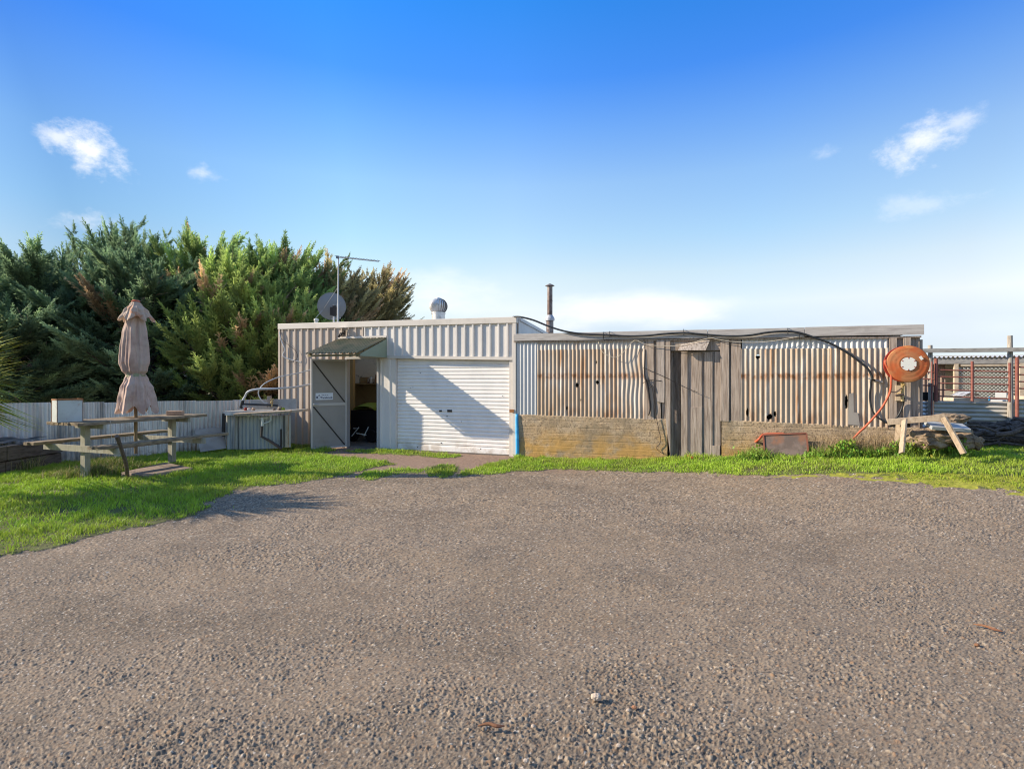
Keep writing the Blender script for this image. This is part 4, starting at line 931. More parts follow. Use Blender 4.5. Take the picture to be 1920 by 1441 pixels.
MB().lathe(S(489,783)+Vector((0,.2,-.05)), (0,0,1), [(.0,0),(.13,0),(.16,.03),(.17,.06)], 20).build('sink_bowl', m_pvc, sink)
q = MB(); q.tube([S(492,783,Yk+.0), S(492,798,Yk)], .028, 10); q.tube([S(491,795,Yk-.01), S(503,791,Yk-.01), S(508,788,Yk-.01), S(508,777,Yk)], .012, 8); q.build('waste_trap', m_pvc, sink)
q = MB(); q.tube([S(491,799,Yk-.02), S(490,818,Yk-.02), S(504,825,Yk-.03), S(521,836,Yk-.05), S(528,841,Yk-.05)], [.024,.026,.026,.028,.03], 8); q.tube([S(527,804,Yk), S(527,840,Yk)], .02, 8); q.build('waste_pipe', m_pipe, sink)
tag(MB().beam(S(440,777,Yk-.1), S(546,771,Yk-.02), .12, .045, up=(0,-.1,1)).build('loose_plank', m_sawn, bevel=.004), 'weathered loose plank lying along the front of the sink bench', 'plank')
tap = thing('bench_tap', tuple(S(478,766)+dv*.7), 'old tap on a wooden block at the back of the sink bench', 'tap')
MB().beam(S(476,766)+dv*.8, S(476,744)+dv*.8, .07, .08, up=(0,1,0)).build('wooden_block', m_board2, tap, bevel=.005)
q = MB(); b_ = S(485,764)+dv*.7; q.tube([b_, b_+Vector((0,0,.09)), b_+Vector((.03,-.05,.13)), b_+Vector((.03,-.12,.08))], .018, 8, 3); q.lathe(b_+Vector((.0,0,.12)), (0,0,1), [(.012,0),(.035,.03),(.035,.045),(0,.05)], 10); q.build('spout', m_brass, tap)
for px, lab, mt, r, h in ((451,'small purple lidded bottle on the left of the sink bench', m_reeldark, .035, .06), (457,'small cream cup beside the purple bottle on the sink bench', m_cap, .035, .05), (466,'pink cup nearest the tap on the sink bench', m_brick, .035, .06), (505,'dark grey can lying right of the tap on the sink bench', m_iron, .03, .045), (516,'brown tin at the right end of the sink bench', m_jar, .045, .08), (522,'yellow green pot at the right end of the sink bench', m_lime, .04, .06)):
    nm = lab.split(' on ')[0].split()[2 if px in (451,) else 1]
    nm = {451:'small_bottle',457:'drinking_cup',466:'drinking_cup',505:'metal_can',516:'metal_tin',522:'plastic_pot'}[px]
    tag(MB().lathe(S(px,770)+dv*.25, (0,0,1), [(r*.8,0),(r,h*.2),(r,h*.7),(r*.7,h*.85),(r*.7,h),(0,h)], 12).build(nm, mt), lab, nm.split('_')[1])
tag(MB().tube([S(427,764)+dv*.7, S(427,754)+dv*.7, S(432,745)+dv*.7, S(442,735)+dv*.6, S(460,730)+dv*.6, S(492,729)+dv*.7, S(512,726)+dv*1.4, S(527,718)+dv*2.2], .022, 10, 5).build('grey_hose', m_hosegrey, smooth=True), 'thick pale grey hose arching from the sink bench to the shed corner', 'hose')
q = MB(); q.tube([S(424,767)+dv*.7, S(428,752)+dv*.7], .035, 10); q.tube([S(427,759)+dv*.72, S(450,760)+dv*.72, S(478,761)+dv*.72, S(495,762)+dv*.72], .02, 8, 2)
tag(q.build('black_fitting', m_cable), 'black plastic pipe and elbow along the back of the sink bench', 'pipe')
tag(MB().tube([S(476,758)+dv*.75, S(468,755)+dv*.7, S(461,742)+dv*.65, S(462,731)+dv*.65, S(472,718)+dv*.7, S(490,706)+dv*1.0, S(512,697)+dv*1.6, S(527,684)+dv*2.0]+pl([(534,670,.06),(534,655,.06),(527,637,.06),(524,622,.05)], .06), .011, 8, 5).build('thin_lead', m_hosegrey, smooth=True), 'thin lead curving from the tap up to the top corner of the shed', 'cable')
# loose stones and chips on the drive
for k, (px, py, r, lab, mt) in enumerate(((1118,1311,.019,'largest pale stone lying on the gravel drive',m_stone),(1178,1333,.008,'cream pebble beside the orange pebble on the gravel drive',m_stone),(1189,1328,.010,'orange pebble beside the cream pebble on the gravel drive',m_stone2),(1000,1363,.008,'round cream pebble left of the largest stone, nearer the viewer',m_stone),(986,1428,.009,'squarish pebble at the bottom edge of the picture',m_stone),(1160,1399,.008,'small white pebble nearer than the largest stone',m_stone),(1832,1211,.011,'flat orange brown chip below the bark strip at the right',m_chip))):
    x, y = gpt(px, py); tag(blob((x, y, gz(x, y)+r*.75), (r*1.25, r, r*.8), 'loose_stone', mt, 20+k, .2, 3), lab, 'stone')
for k, (p, q_, lab) in enumerate((((896,1366),(946,1367),'thin orange brown bark strip near the bottom edge of the drive'), ((1825,1174),(1880,1188),'orange brown bark strip on the right of the gravel drive'))):
    (xa_, ya_), (xb_, yb_) = gpt(*p), gpt(*q_); A_, B_ = Vector((xa_, ya_, gz(xa_,ya_)+.014)), Vector((xb_, yb_, gz(xb_,yb_)+.016))
    tag(MB().tube([A_, A_.lerp(B_,.4)+Vector((0,.006,.006)), A_.lerp(B_,.7)+Vector((0,-.004,.002)), B_], [.003,.007,.008,.003], 6, 3).build('bark_strip', m_chip), lab, 'bark strip')
# ================================================================ ground sheets
left_px = [(-160,1090),(0,1042),(90,1031),(180,1008),(280,985),(350,968),(388,955),(380,945),(400,932),(440,917),(520,908),(600,898),(660,886),(735,868),(690,860),(630,856),(604,849),(640,843),(612,838)]
G_left = [gpt(*p) for p in left_px]+[F(uDl-.3,0,0)[:2], F(uL,0,0)[:2], (-5.4,12.4), (-8.2,9.2), (-10.5,6.6), (-10.5,4.5)]
G_isl = [[gpt(*p) for p in q] for q in (
    [(655,895),(690,884),(740,879),(800,877),(775,885),(720,893),(690,900)],
    [(798,893),(795,882),(815,872),(852,873),(864,884),(845,894)],
    [(640,845),(700,843),(742,840),(800,848),(870,853),(845,857),(760,853),(690,850)])]
right_px = [(862,891),(872,883),(905,875),(955,858),(966,853)]
G_right = [gpt(*p) for p in right_px]+[F(U(966),.02,0)[:2], F(U(1726),.0,0)[:2], (6.9,9.4), (8.6,10.8), (14,10.8), (14,5.6)]+[gpt(*p) for p in ((1990,925),(1920,919),(1800,910),(1700,901),(1560,889),(1460,891),(1380,890),(1300,884),(1200,884),(1100,881),(1040,880),(970,884),(920,889))]
def grassmask(x, y, k=.16):
    jx = (fbm(x*3.1, y*3.1, 3, 3)-.5)*k*2+(vnoise(x*14, y*14, 21)-.5)*.10; jy = (fbm(x*3.1+40, y*3.1, 5, 3)-.5)*k*2+(vnoise(x*14+9, y*14, 22)-.5)*.10
    X, Y = x+jx, y+jy
    m = inpoly(X, Y, G_left) | inpoly(X, Y, G_right)
    for q in G_isl: m |= inpoly(X, Y, q)
    return m
ys = [1.25]
while ys[-1] < 14.5: ys.append(ys[-1]+max(.0058, .0021*ys[-1]))
ys = np.array(ys)
ts = np.concatenate([-np.geomspace(3.2, 1.86, 60), np.arange(-1.85, -1.031, .0045), np.arange(-1.03, 1.031, .0022), np.arange(1.034, 1.85, .0045), np.geomspace(1.86, 3.2, 60)])
Tm, Ym = np.meshgrid(ts, ys); Xm = Tm*Ym
x = Xm.ravel(); y = Ym.ravel()
far = sst(4.5, 11, y)
patch = fbm(x*.55, y*.9, 40, 4); patch2 = fbm(x*1.7+4, y*2.4, 50, 4)
wx = x+.010*(vnoise(x*70, y*70, 201)-.5); wy = y+.010*(vnoise(x*70+5, y*70, 202)-.5)
mott = sst(.47,.62, fbm(x*1.1+31, y*1.5, 301, 5)); mot2 = sst(.50,.64, fbm(x*.8-11, y*1.2, 321, 5))
d1, id1, ax1, ay1 = worley(wx*84, wy*84, 1, True); d2, id2 = worley(wx*130+7, wy*130, 5); d3, id3, ax3, ay3 = worley(wx*44, wy*44, 9, True)
loose = sst(.40, .66, .55*patch+.45*patch2)           # loose stones on top in some patches, fines in others
h = np.zeros_like(x)
r1 = .28+.42*((id1*7.3) % 1); s1 = np.clip(1-(d1/r1)**2, 0, 1)**.55*(id1 > .62-.34*loose)*np.clip(1+1.6*(ax1*((id1*31) % 1-.5)+ay1*((id1*57) % 1-.5)), .3, 1.6)
r2 = .30+.35*((id2*5.7) % 1); s2 = np.clip(1-(d2/r2)**2, 0, 1)**.6
r3 = .22+.30*((id3*3.9) % 1); s3 = np.clip(1-(d3/r3)**2, 0, 1)**.5*(id3 > .93-.11*loose)*np.clip(1+1.8*(ax3*((id3*31) % 1-.5)+ay3*((id3*57) % 1-.5)), .3, 1.6)
h = np.maximum.reduce([s1*.0074*(.5+.9*((id1*11.7)%1)), s2*.0030, s3*.0105])*(.5+.75*loose)+.0045*(fbm(x*95, y*95, 210, 2)-.5)
h += .016*(fbm(x*3, y*3, 60, 3)-.5)+.05*(fbm(x*.5, y*.6, 70, 2)-.5)*sst(7.5, 5, y)
z = ground(x, y)+h-.012
st1 = s1 > .12; st3 = s3 > .12
base = np.array([.232,.172,.116])[None]*np.ones((len(x),1))
rr_ = np.hypot(x-10, y-15)+.35*(patch-.5); trk = np.exp(-((rr_-11.6)/.22)**2)+np.exp(-((rr_-10.1)/.22)**2)+.7*np.exp(-((np.hypot(x+9, y-11)-8.3+.3*patch)/.25)**2)
base *= (1+(.7*(patch-.5)+.6*(patch2-.5))+.10*trk)[:,None]
base = base*(1-.35*loose[:,None])+np.array([.185,.148,.112])*.35*loose[:,None]
stone_pal = np.array([[.28,.215,.15],[.20,.16,.122],[.27,.19,.12],[.115,.098,.08],[.37,.285,.195],[.25,.155,.09],[.27,.215,.155]])
def palette(i): return stone_pal[(i*97.13 % 1*len(stone_pal)).astype(int)]
col = base.copy()
col *= (1-.24*mott*(1-mot2))[:,None]; col = col*(1-.30*mot2[:,None])+np.array([.27,.185,.105])*.30*mot2[:,None]
w2 = (s2 > .2); col[w2] = .45*col[w2]+.55*palette(id2[w2])
col[st1] = .30*col[st1]+.70*palette(id1[st1])
col[st3] = palette(id3[st3])*1.05
dk = (((id2*41.7) % 1) < .15) & (s2 > .12); col[dk] = .25*col[dk]+.75*np.array([.055,.05,.046]); dk = (((id1*23.1) % 1) < .13+.10*loose) & (s1 > .1); col[dk] = np.array([.060,.054,.05]); z[dk] -= .002  # near-black stones; the sunken cells also carry pit shade in their colour
pale = (id2 > .985) & (s2 > .25); col[pale] = [.50,.44,.36]
pale = (id1 > .994) & (s1 > .3); col[pale] = [.52,.44,.34]
sp_ = rng.random(len(x)); col *= np.where(sp_ < .12, .55, np.where(sp_ > .93, 1.5, 1.0)*(.86+.3*rng.random(len(x))))[:,None]**sst(2.5, 6.5, y)[:,None]
# red-brown bare earth by the doors, mossy soil under the grass
earth = sst(8.2, 9.3, y)*sst(2.5,.5,x)*sst(-6, -4.0, x); e_c = np.array([.245,.158,.115])[None]
col = col*(1-.75*earth[:,None])+e_c*.75*earth[:,None]
ee = sst(.46,.6,fbm(x*2.2, y*2.2, 33, 4))*sst(6.5,7.5,y)*sst(2,3,x); col = col*(1-.4*ee[:,None])+np.array([.19,.115,.08])*.4*ee[:,None]
gm = grassmask(x, y)
col[gm] = np.array([.105,.105,.035])*(.8+.5*patch2[gm])[:,None]
z[gm] += .008
mossp = [gpt(*p) for p in ((1430,892),(1560,886),(1700,886),(1920,893),(1990,897),(2060,945),(1920,924),(1800,914),(1700,904),(1560,893))]
msk = inpoly(x+(fbm(x*4,y*4,81,3)-.5)*.5, y+(fbm(x*4,y*4,82,3)-.5)*.35, mossp) & (fbm(x*6,y*6,83,3) > .36)
col[msk] = np.array([.27,.26,.035])*(.75+.5*vnoise(x[msk]*30, y[msk]*30, 4))[:,None]
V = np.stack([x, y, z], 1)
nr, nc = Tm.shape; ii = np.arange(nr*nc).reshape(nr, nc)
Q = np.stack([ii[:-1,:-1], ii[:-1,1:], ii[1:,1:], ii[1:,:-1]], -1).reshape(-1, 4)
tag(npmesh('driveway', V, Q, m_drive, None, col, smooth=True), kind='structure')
# wide ground sheet below, out to the horizon
gx = np.concatenate([-np.geomspace(4000, 16, 14), np.linspace(-15, 16, 63), np.geomspace(17, 4000, 14)])
gy = np.concatenate([-np.geomspace(4000, 6, 14), np.linspace(-5, 24, 59), np.geomspace(25, 4000, 14)])
GX, GY = np.meshgrid(gx, gy); gzz = ground(GX, GY)-.075
nr, nc = GX.shape; ii = np.arange(nr*nc).reshape(nr, nc)
Q = np.stack([ii[:-1,:-1], ii[:-1,1:], ii[1:,1:], ii[1:,:-1]], -1).reshape(-1, 4)
tag(npmesh('ground', np.stack([GX.ravel(), GY.ravel(), gzz.ravel()], 1), Q, m_ground, smooth=True), kind='structure')

# ================================================================ grass
def blades(px, py, hgt, wid, col, lean=.5, name='grass', z0=None):
    n = len(px); a = rng.uniform(0, 2*np.pi, n); la = rng.uniform(0, 2*np.pi, n); le = rng.uniform(.1, 1, n)*lean*hgt
    gx_, gy_ = np.cos(a)*wid*.5, np.sin(a)*wid*.5
    bz = (ground(px, py)-.012 if z0 is None else z0)
    lx, ly = np.cos(la)*le, np.sin(la)*le
    def ring(k, f, zf): return [np.stack([px-gx_*f+lx*k, py-gy_*f+ly*k, bz+hgt*zf], 1), np.stack([px+gx_*f+lx*k, py+gy_*f+ly*k, bz+hgt*zf], 1)]
    r0, r1, r2 = ring(0, 1, 0), ring(.30, .85, .55), ring(1.0, .12, 1.0-.25*lean)
    V = np.stack(r0+r1+r2, 1).reshape(-1, 3); b = np.arange(n)[:,None]*6
    Q = np.concatenate([b+np.array([[0,1,3,2]]), b+np.array([[2,3,5,4]])], 0)
    C = np.repeat(col, 6, 0)
    return V, Q, C
def merge(parts):
    o = 0; Vs, Qs, Cs = [], [], []
    for V, Q, C in parts: Vs.append(V); Qs.append(Q+o); Cs.append(C); o += len(V)
    return np.concatenate(Vs), np.concatenate(Qs), np.concatenate(Cs)
def scatter(n, x0, x1, y0, y1): return rng.uniform(x0, x1, n), rng.uniform(y0, y1, n)
parts = []
N = 640000
gx_, gy_ = scatter(N, -10.2, 11.5, 4.0, 12.6)
ok = (np.abs(gx_/gy_) < 1.35); gx_, gy_ = gx_[ok], gy_[ok]
ok = (grassmask(gx_, gy_) | ((rng.random(len(gx_)) < .07) & grassmask(gx_+rng.normal(0,.16,len(gx_)), gy_+rng.normal(0,.12,len(gx_))) & (vnoise(gx_*5,gy_*5,140) > .5))) & (rng.random(len(gx_)) < sst(.15,.40,fbm(gx_*2.2, gy_*2.2, 90, 3))); gx_, gy_ = gx_[ok], gy_[ok]
# keep blades off the buildings' floors
uu = gx_*c_-(gy_-Y0)*s_; pp_ = -(gx_)*s_-(gy_-Y0)*c_
ok = pp_ > .03
ok |= (gx_ > 6.2)
gx_, gy_ = gx_[ok], gy_[ok]; uu = uu[ok]; pp_ = pp_[ok]
cl = fbm(gx_*1.5, gy_*1.5, 95, 4); tuft = vnoise(gx_*7, gy_*7, 97)
nw = sst(.5, .0, pp_)*sst(2.3, 3.6, uu)*sst(7.3,6.9,uu)
hg = .026+.042*cl+.062*tuft*tuft
hg *= 1+.6*nw
hg *= np.where(gx_ < -3.4, 1.05, .95)
edge = ~grassmask(gx_, gy_-.22) | ~grassmask(gx_, gy_+.12); hg[edge] *= .62
mos = inpoly(gx_, gy_, mossp); hg[mos] *= .5
cg = np.stack([.21+.19*cl, .36+.20*cl, .036+.012*cl], 1)
v = rng.random(len(gx_)); cg *= (.70+.6*v)[:,None]
yl = sst(.42,.66, fbm(gx_*1.3+3, gy_*1.3, 99, 3)); cg = cg*(1-.4*yl[:,None])+np.array([.31,.33,.05])*.4*yl[:,None]
dry = rng.random(len(gx_)) < .04+.16*sst(.55,.75,fbm(gx_*2, gy_*2, 131, 3)); cg[dry] = [.27,.23,.11]
cg[mos] = cg[mos]*.45+np.array([.25,.27,.02])*.55
parts.append(blades(gx_, gy_, hg*rng.uniform(.6,1.35,len(gx_)), rng.uniform(.005,.010,len(gx_)), cg, .75))
# long tufts at the table post and fence foot
for cx, cy, rad, n, hh, dryf in ((*gpt(185,893),.22,900,.24,.55),(*gpt(130,895),.25,500,.2,.5),(*gpt(200,880),.28,900,.26,.35),(*gpt(255,878),.3,500,.16,.3),(*gpt(35,885),.25,500,.3,.7),(*gpt(560,842),.3,500,.14,.1),(*gpt(590,838),.25,400,.12,.1),(*gpt(830,880),.22,900,.10,.05),(*gpt(420,838),.35,500,.14,.05)):
    a = rng.normal(0, rad*.5, (n, 2)); X, Y = cx+a[:,0], cy+a[:,1]; d = rng.random(n) < dryf
    c = np.where(d[:,None], np.array([[.33,.28,.13]]), np.array([[.12,.19,.03]]))*rng.uniform(.7,1.3,(n,1))
    parts.append(blades(X, Y, hh*rng.uniform(.4,1.1,n), rng.uniform(.004,.008,n), c, .7))
V, Q, C = merge(parts)
tag(npmesh('grass', V, Q, m_grass, None, C), kind='stuff')
# broad-leaved weeds along the old shed base
parts = []
def weedpos(pxs, n, p0, p1):
    px = rng.choice(pxs[:,0], n, p=pxs[:,1]/pxs[:,1].sum())+rng.normal(0, 9, n)
    p = rng.uniform(p0, p1, n); xx = (px-960)/FP; u = (xx*(Y0-p*c_)+p*s_)/(c_+xx*s_); return u*c_-p*s_, Y0-u*s_-p*c_
pxs = np.array([(1395,.4),(1415,1),(1430,.8),(1530,1),(1550,1.2),(1575,1.6),(1600,1.6),(1625,1.6),(1650,1.5),(1680,1.0),(1710,1.2),(1735,1.0),(1760,.8),(1800,.5)])
X, Y = weedpos(pxs, 3800, .10, .62); k = len(X)
bump_ = .07+.17*sst(.42,.62,fbm(X*2.4, Y*2.4, 120, 3))
zz = ground(X, Y)+rng.random(k)**1.2*bump_
c = np.stack([.15+.14*rng.random(k), .25+.18*rng.random(k), .035+.02*rng.random(k)], 1)
parts.append(blades(X, Y, rng.uniform(.03,.07,k), rng.uniform(.018,.034,k), c, 1.1, z0=zz))
X, Y = weedpos(pxs, 4200, .08, .62); k = len(X)
parts.append(blades(X, Y, rng.uniform(.08,.24,k), rng.uniform(.004,.007,k), np.array([[.19,.28,.04]])*rng.uniform(.6,1.4,(k,1)), .6))
V, Q, C = merge(parts); tag(npmesh('weeds', V, Q, m_grass, None, C), kind='stuff')
pxs = np.array([(1540,.5),(1560,.8),(1590,1.6),(1610,1.6),(1640,1.6),(1660,1.2),(1690,.4)])
parts = []
X, Y = weedpos(pxs, 1500, .06, .5); k = len(X)
parts.append(blades(X, Y, rng.uniform(.18,.50,k), rng.uniform(.004,.007,k), np.array([[.46,.34,.20]])*rng.uniform(.5,1.25,(k,1)), 1.0))
V, Q, C = merge(parts); tag(npmesh('dry_stalks', V, Q, m_grass, None, C), kind='stuff')

# ================================================================ cypress trees
def frondtpl(seed):                   # a tapering plume: short forward twigs all along one curved axis
    r = np.random.default_rng(seed); qs = []
    n = 17
    for i in range(n):
        t = .06+.94*i/(n-1); fs_ = 3 if t < .75 else 2
        for q in range(fs_):
            l = (.27*(1-t)**.6+.055)*r.uniform(.65,1.25); roll = (q+.5*(i % 2))*2*math.pi/fs_+r.uniform(-.4,.4); an = R(40)*r.uniform(.7,1.2)*(1-.35*t)
            bx, bz = t, .10*t*t
            ry, rz = math.cos(roll), math.sin(roll)*.55
            for j in range(3):
                f = .05+.36*j; le = l*(.66-.12*j); a2 = an*(1.0, .45, 1.45)[j]
                p = np.array([bx+l*.75*f*math.cos(an), ry*l*.75*f*math.sin(an), bz+rz*l*.75*f*math.sin(an)])
                d = np.array([math.cos(a2), ry*math.sin(a2), rz*math.sin(a2)+.12]); d /= np.linalg.norm(d)
                w = np.cross(d, [0, -rz+r.normal(0,.4), ry+.6+r.normal(0,.4)]); w /= np.linalg.norm(w)+1e-6; w *= le*.16
                qs.append([p, p+d*le*.5+w, p+d*le, p+d*le*.5-w])
    return np.array(qs)
TPL = [frondtpl(100+k) for k in range(4)]
def rot_to(d, up):                    # frames: x along d, z near up
    d = d/np.linalg.norm(d, axis=1, keepdims=True); yv = np.cross(up, d); yv /= np.linalg.norm(yv, axis=1, keepdims=True)+1e-9
    return np.stack([d, yv, np.cross(d, yv)], 2)
def cypress(x, y, h, rad, hue, lab, nbr=110, spires=5, upf=.35, brown=.06, wind=.25, low=.05, fs=1.15):
    o = thing('cypress_tree', (x, y, 0), lab, 'tree', 'cypress trees behind the fence')
    pos, dirs, ups, sz, cols = [], [], [], [], []
    lim = MB()
    lim.tube([(x, y, -.1), (x+.1, y+.05, h*.35), (x+wind*.6, y, h*.7), (x+wind, y, h*.93)], [.22,.16,.10,.03], 9, 3)
    def spray(p, d, s, tint, upv): pos.append(p); dirs.append(d); sz.append(s); cols.append(tint); ups.append(upv)
    palA, palB, palBr = np.array(hue[0]), np.array(hue[1]), np.array([.26,.185,.105])
    nbr = int(nbr*.66); spires = int(spires*1.7+1)
    for k in range(nbr+spires):
        sp = k >= nbr
        zb = h*(low+(.86-low)*((k+.5)/nbr)**.9) if not sp else h*rng.uniform(.55,.8)
        az = k*2.39996+rng.uniform(-.3,.3)
        fz = zb/h; pr = (math.sin(math.pi*min(1, .30+.62*fz)))**.8*rad
        ln_ = pr*rng.uniform(.72,1.15); el = R(8)+R(52)*fz**1.4*rng.uniform(.7,1.2)+upf*.4
        if sp: ln_ = h*rng.uniform(.26,.44); el = R(rng.uniform(48,80)); az = rng.uniform(0, 6.28)
        if not sp and upf < .2: el *= .7
        d0 = np.array([math.cos(az)*math.cos(el), math.sin(az)*math.cos(el), math.sin(el)])+np.array([.28+wind*.5*fz, -.05, .06]); d0 /= np.linalg.norm(d0)
        b0 = np.array([x+wind*fz*.8, y, zb]) if not sp else np.array([x+wind*.6+rng.uniform(-.6,.6)*rad, y+rng.uniform(-.6,.3)*rad, zb])
        tip = b0+d0*ln_+np.array([0, 0, .10*ln_])
        nn = int((12 if not sp else 19)*max(.6, ln_/1.7))
        up_ = np.array([0,0,1.])-d0*d0[2]; up_ /= np.linalg.norm(up_); sdw = np.cross(d0, up_); rl = rng.normal(0,.28); nb_ = up_*math.cos(rl)+sdw*math.sin(rl)
        isb = (not sp) and rng.random() < brown; tone = rng.random(); bt = rng.uniform(.75,1.25)
        if not sp: lim.tube([b0, b0+d0*ln_*.55, tip], [.035,.022,.008], 5)
        for j in range(nn):
            t = .30+.72*(j+.5)/nn if not sp else .12+.9*(j+.5)/nn
            p = b0+d0*ln_*t+np.array([0,0,.10*ln_*t*t])+np.cross(nb_, d0)*rng.normal(0,.10)+rng.normal(0, .03, 3)
            sd = (-1)**j; ya = rng.uniform(.12,.80)*sd*(1.15-.6*t)
            hd = d0*math.cos(ya)+np.cross(nb_, d0)*math.sin(ya)+np.array([.06,0,rng.uniform(-.05,.18)])
            if sp:
                a2 = rng.uniform(0, 6.28); hd = d0*.75+np.array([math.cos(a2), math.sin(a2), .2])*.62
            s = (fs if not sp else .58)*rng.uniform(.65,1.15)*(1.12-.45*t)
            if j == nn-1: hd = d0*1.0+np.array([0,0,.1])
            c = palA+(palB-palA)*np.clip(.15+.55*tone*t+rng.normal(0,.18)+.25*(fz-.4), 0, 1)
            if isb and rng.random() < .75: c = palBr*rng.uniform(.7,1.3)
            upv = nb_+rng.normal(0,.13,3)
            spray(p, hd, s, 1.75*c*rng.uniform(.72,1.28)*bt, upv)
        if rng.random() < .16+brown:
            q = Vector(b0+d0*ln_*rng.uniform(.5,.9))
            for _ in range(9): lim.tube([q, q+Vector((rng.normal(0,.22)+.12, -abs(rng.normal(0,.32)), rng.normal(.22,.2)))], [.012,.005], 4, mi=1)
    pos, dirs, ups, sz, cols = map(np.array, (pos, dirs, ups, sz, cols))
    Rm = rot_to(dirs, ups); which = rng.integers(0, 4, len(pos)); Vs, Cs = [], []
    for w in range(4):
        m = which == w; tp = TPL[w]; nq = len(tp); P = tp.reshape(-1, 3)
        q = np.einsum('nij,kj->nki', Rm[m], P)*sz[m][:,None,None]+pos[m][:,None,:]
        Vs.append(q.reshape(-1, 3)); cc = np.repeat(cols[m], P.shape[0], 0)
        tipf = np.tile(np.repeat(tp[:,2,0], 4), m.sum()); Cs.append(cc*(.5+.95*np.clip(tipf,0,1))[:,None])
    V = np.concatenate(Vs); C = np.concatenate(Cs); Q = np.arange(len(V)).reshape(-1, 4)
    lim.build('trunk', [m_trunk, m_twig], o, recalc=False)
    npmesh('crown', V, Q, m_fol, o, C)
BL = ((.06,.10,.058),(.185,.245,.125)); GR = ((.07,.115,.04),(.23,.29,.095)); YG = ((.09,.13,.04),(.29,.34,.10)); BRN = ((.12,.11,.06),(.31,.26,.12))
cypress(-15.4, 15.6, 4.7, 2.4, BL, 'dark blue green cypress cut off by the left edge', upf=.1, brown=.03)
cypress(-13.2, 15.0, 4.5, 2.4, BL, 'dark cypress with flat layered sprays above the planter', upf=.12, spires=6, brown=.02)
cypress(-12.4, 17.0, 5.2, 2.4, BL, 'tall blue green cypress behind the metal tin and table', upf=.3, spires=7, nbr=100)
cypress(-10.5, 15.2, 4.4, 2.2, BL, 'low dense dark cypress directly left of the umbrella', upf=.15, spires=3, brown=.04)
cypress(-9.8, 16.6, 4.9, 2.4, GR, 'tall cypress with the highest spire above the umbrella', upf=.5, spires=8, nbr=105, brown=.07)
cypress(-13.0, 13.4, 2.9, 1.9, BL, 'low spreading dark cypress just above the fence at the far left', upf=.1, spires=1, brown=.02, low=.0, nbr=90)
cypress(-8.1, 15.1, 4.0, 1.75, YG, 'bright yellow green cypress just right of the umbrella', upf=.55, spires=3, brown=.10, fs=1.3)
cypress(-7.5, 16.4, 4.65, 2.2, GR, 'tall cypress with dark hollow and brown sprays above the sink bench', upf=.6, spires=7, brown=.10)
cypress(-6.7, 15.1, 3.1, 1.6, YG, 'low bright cypress leaning on the left corner of the shed', upf=.5, spires=2, brown=.12, wind=.1)
cypress(-6.3, 17.6, 4.45, 1.9, BRN, 'thin brownish cypress behind the satellite dish', upf=.7, spires=6, nbr=80, brown=.35)
cypress(-6.1, 19.8, 4.7, 2.0, BRN, 'wind bent cypress at the right end of the row beyond the shed', upf=.8, spires=3, nbr=72, brown=.3, wind=1.2)

# ================================================================ spiky plant at the left edge
yc = thing('spiky_yucca', (-6.92, 6.45, gz(-6.9, 6.45)), 'spiky yellow green yucca poking in at the left edge', 'yucca')
MB().tube([(-6.92,6.45,-.1), (-6.9,6.45,.6), (-6.92,6.45,1.3)], [.10,.08,.07], 9, 3).build('trunk', m_trunk, yc)
parts = []; n = 850
a = rng.uniform(0, 2*np.pi, n); el = np.arcsin(rng.uniform(-.30, 1, n)); L_ = rng.uniform(.7,1.1,n)
zc_ = 1.55+rng.uniform(-.45,.12,n)
d = np.stack([np.cos(a)*np.cos(el), np.sin(a)*np.cos(el), np.sin(el)], 1); sdv = np.cross(d, [0,0,1.]); sdv /= np.linalg.norm(sdv,axis=1,keepdims=True)
o_ = np.stack([np.full(n,-6.92), np.full(n,6.45), zc_], 1); w = .026
def rg(k, f): 
    cpt = o_+d*(L_*k)[:,None]+np.array([0,0,-1.])*(.16*(k**2)*L_)[:,None]; return [cpt-sdv*w*f, cpt+sdv*w*f]
V = np.stack(rg(.05,.7)+rg(.5,1)+rg(1.,.08), 1).reshape(-1,3); b = np.arange(n)[:,None]*6
Q = np.concatenate([b+np.array([[0,1,3,2]]), b+np.array([[2,3,5,4]])], 0)
C = np.repeat(np.array([[.33,.33,.035]])*rng.uniform(.5,1.4,(n,1)), 6, 0); C[4::6] *= 1.4; C[5::6] *= 1.4
npmesh('leaves', V, Q, m_yucca, yc, C)

# ================================================================ sky, sun, camera
sd_ = Vector((-.893, .009, .451)).normalized()
SUN_EL = math.asin(sd_.z); SUN_AZ = math.atan2(sd_.x, sd_.y)
sl = bpy.data.lights.new('sun', 'SUN'); sl.energy = 4.7; sl.angle = R(.53); sl.color = (1, .875, .70)
so = bpy.data.objects.new('sun', sl); COL.objects.link(so); so.rotation_euler = (-sd_).to_track_quat('-Z', 'Y').to_euler(); so.location = (-20, 0, 12)
W = bpy.data.worlds.new('World'); SC.world = W; W.use_nodes = True; nt = W.node_tree
bg = nt.nodes['Background']; bg.inputs[1].default_value = .14
sk = nt.nodes.new('ShaderNodeTexSky'); sk.sky_type = 'NISHITA'; sk.sun_disc = False
sk.sun_elevation = SUN_EL; sk.sun_rotation = SUN_AZ; sk.altitude = 0; sk.air_density = 1.0; sk.dust_density = .3; sk.ozone_density = 2.0
tc = nt.nodes.new('ShaderNodeTexCoord').outputs['Generated']
sp = nt.nodes.new('ShaderNodeSeparateXYZ'); nt.links.new(tc, sp.inputs[0])
yy = math_(nt, 'MAXIMUM', sp.outputs[1], .02)
sx = math_(nt, 'DIVIDE', sp.outputs[0], yy); sz_ = math_(nt, 'DIVIDE', sp.outputs[2], yy)
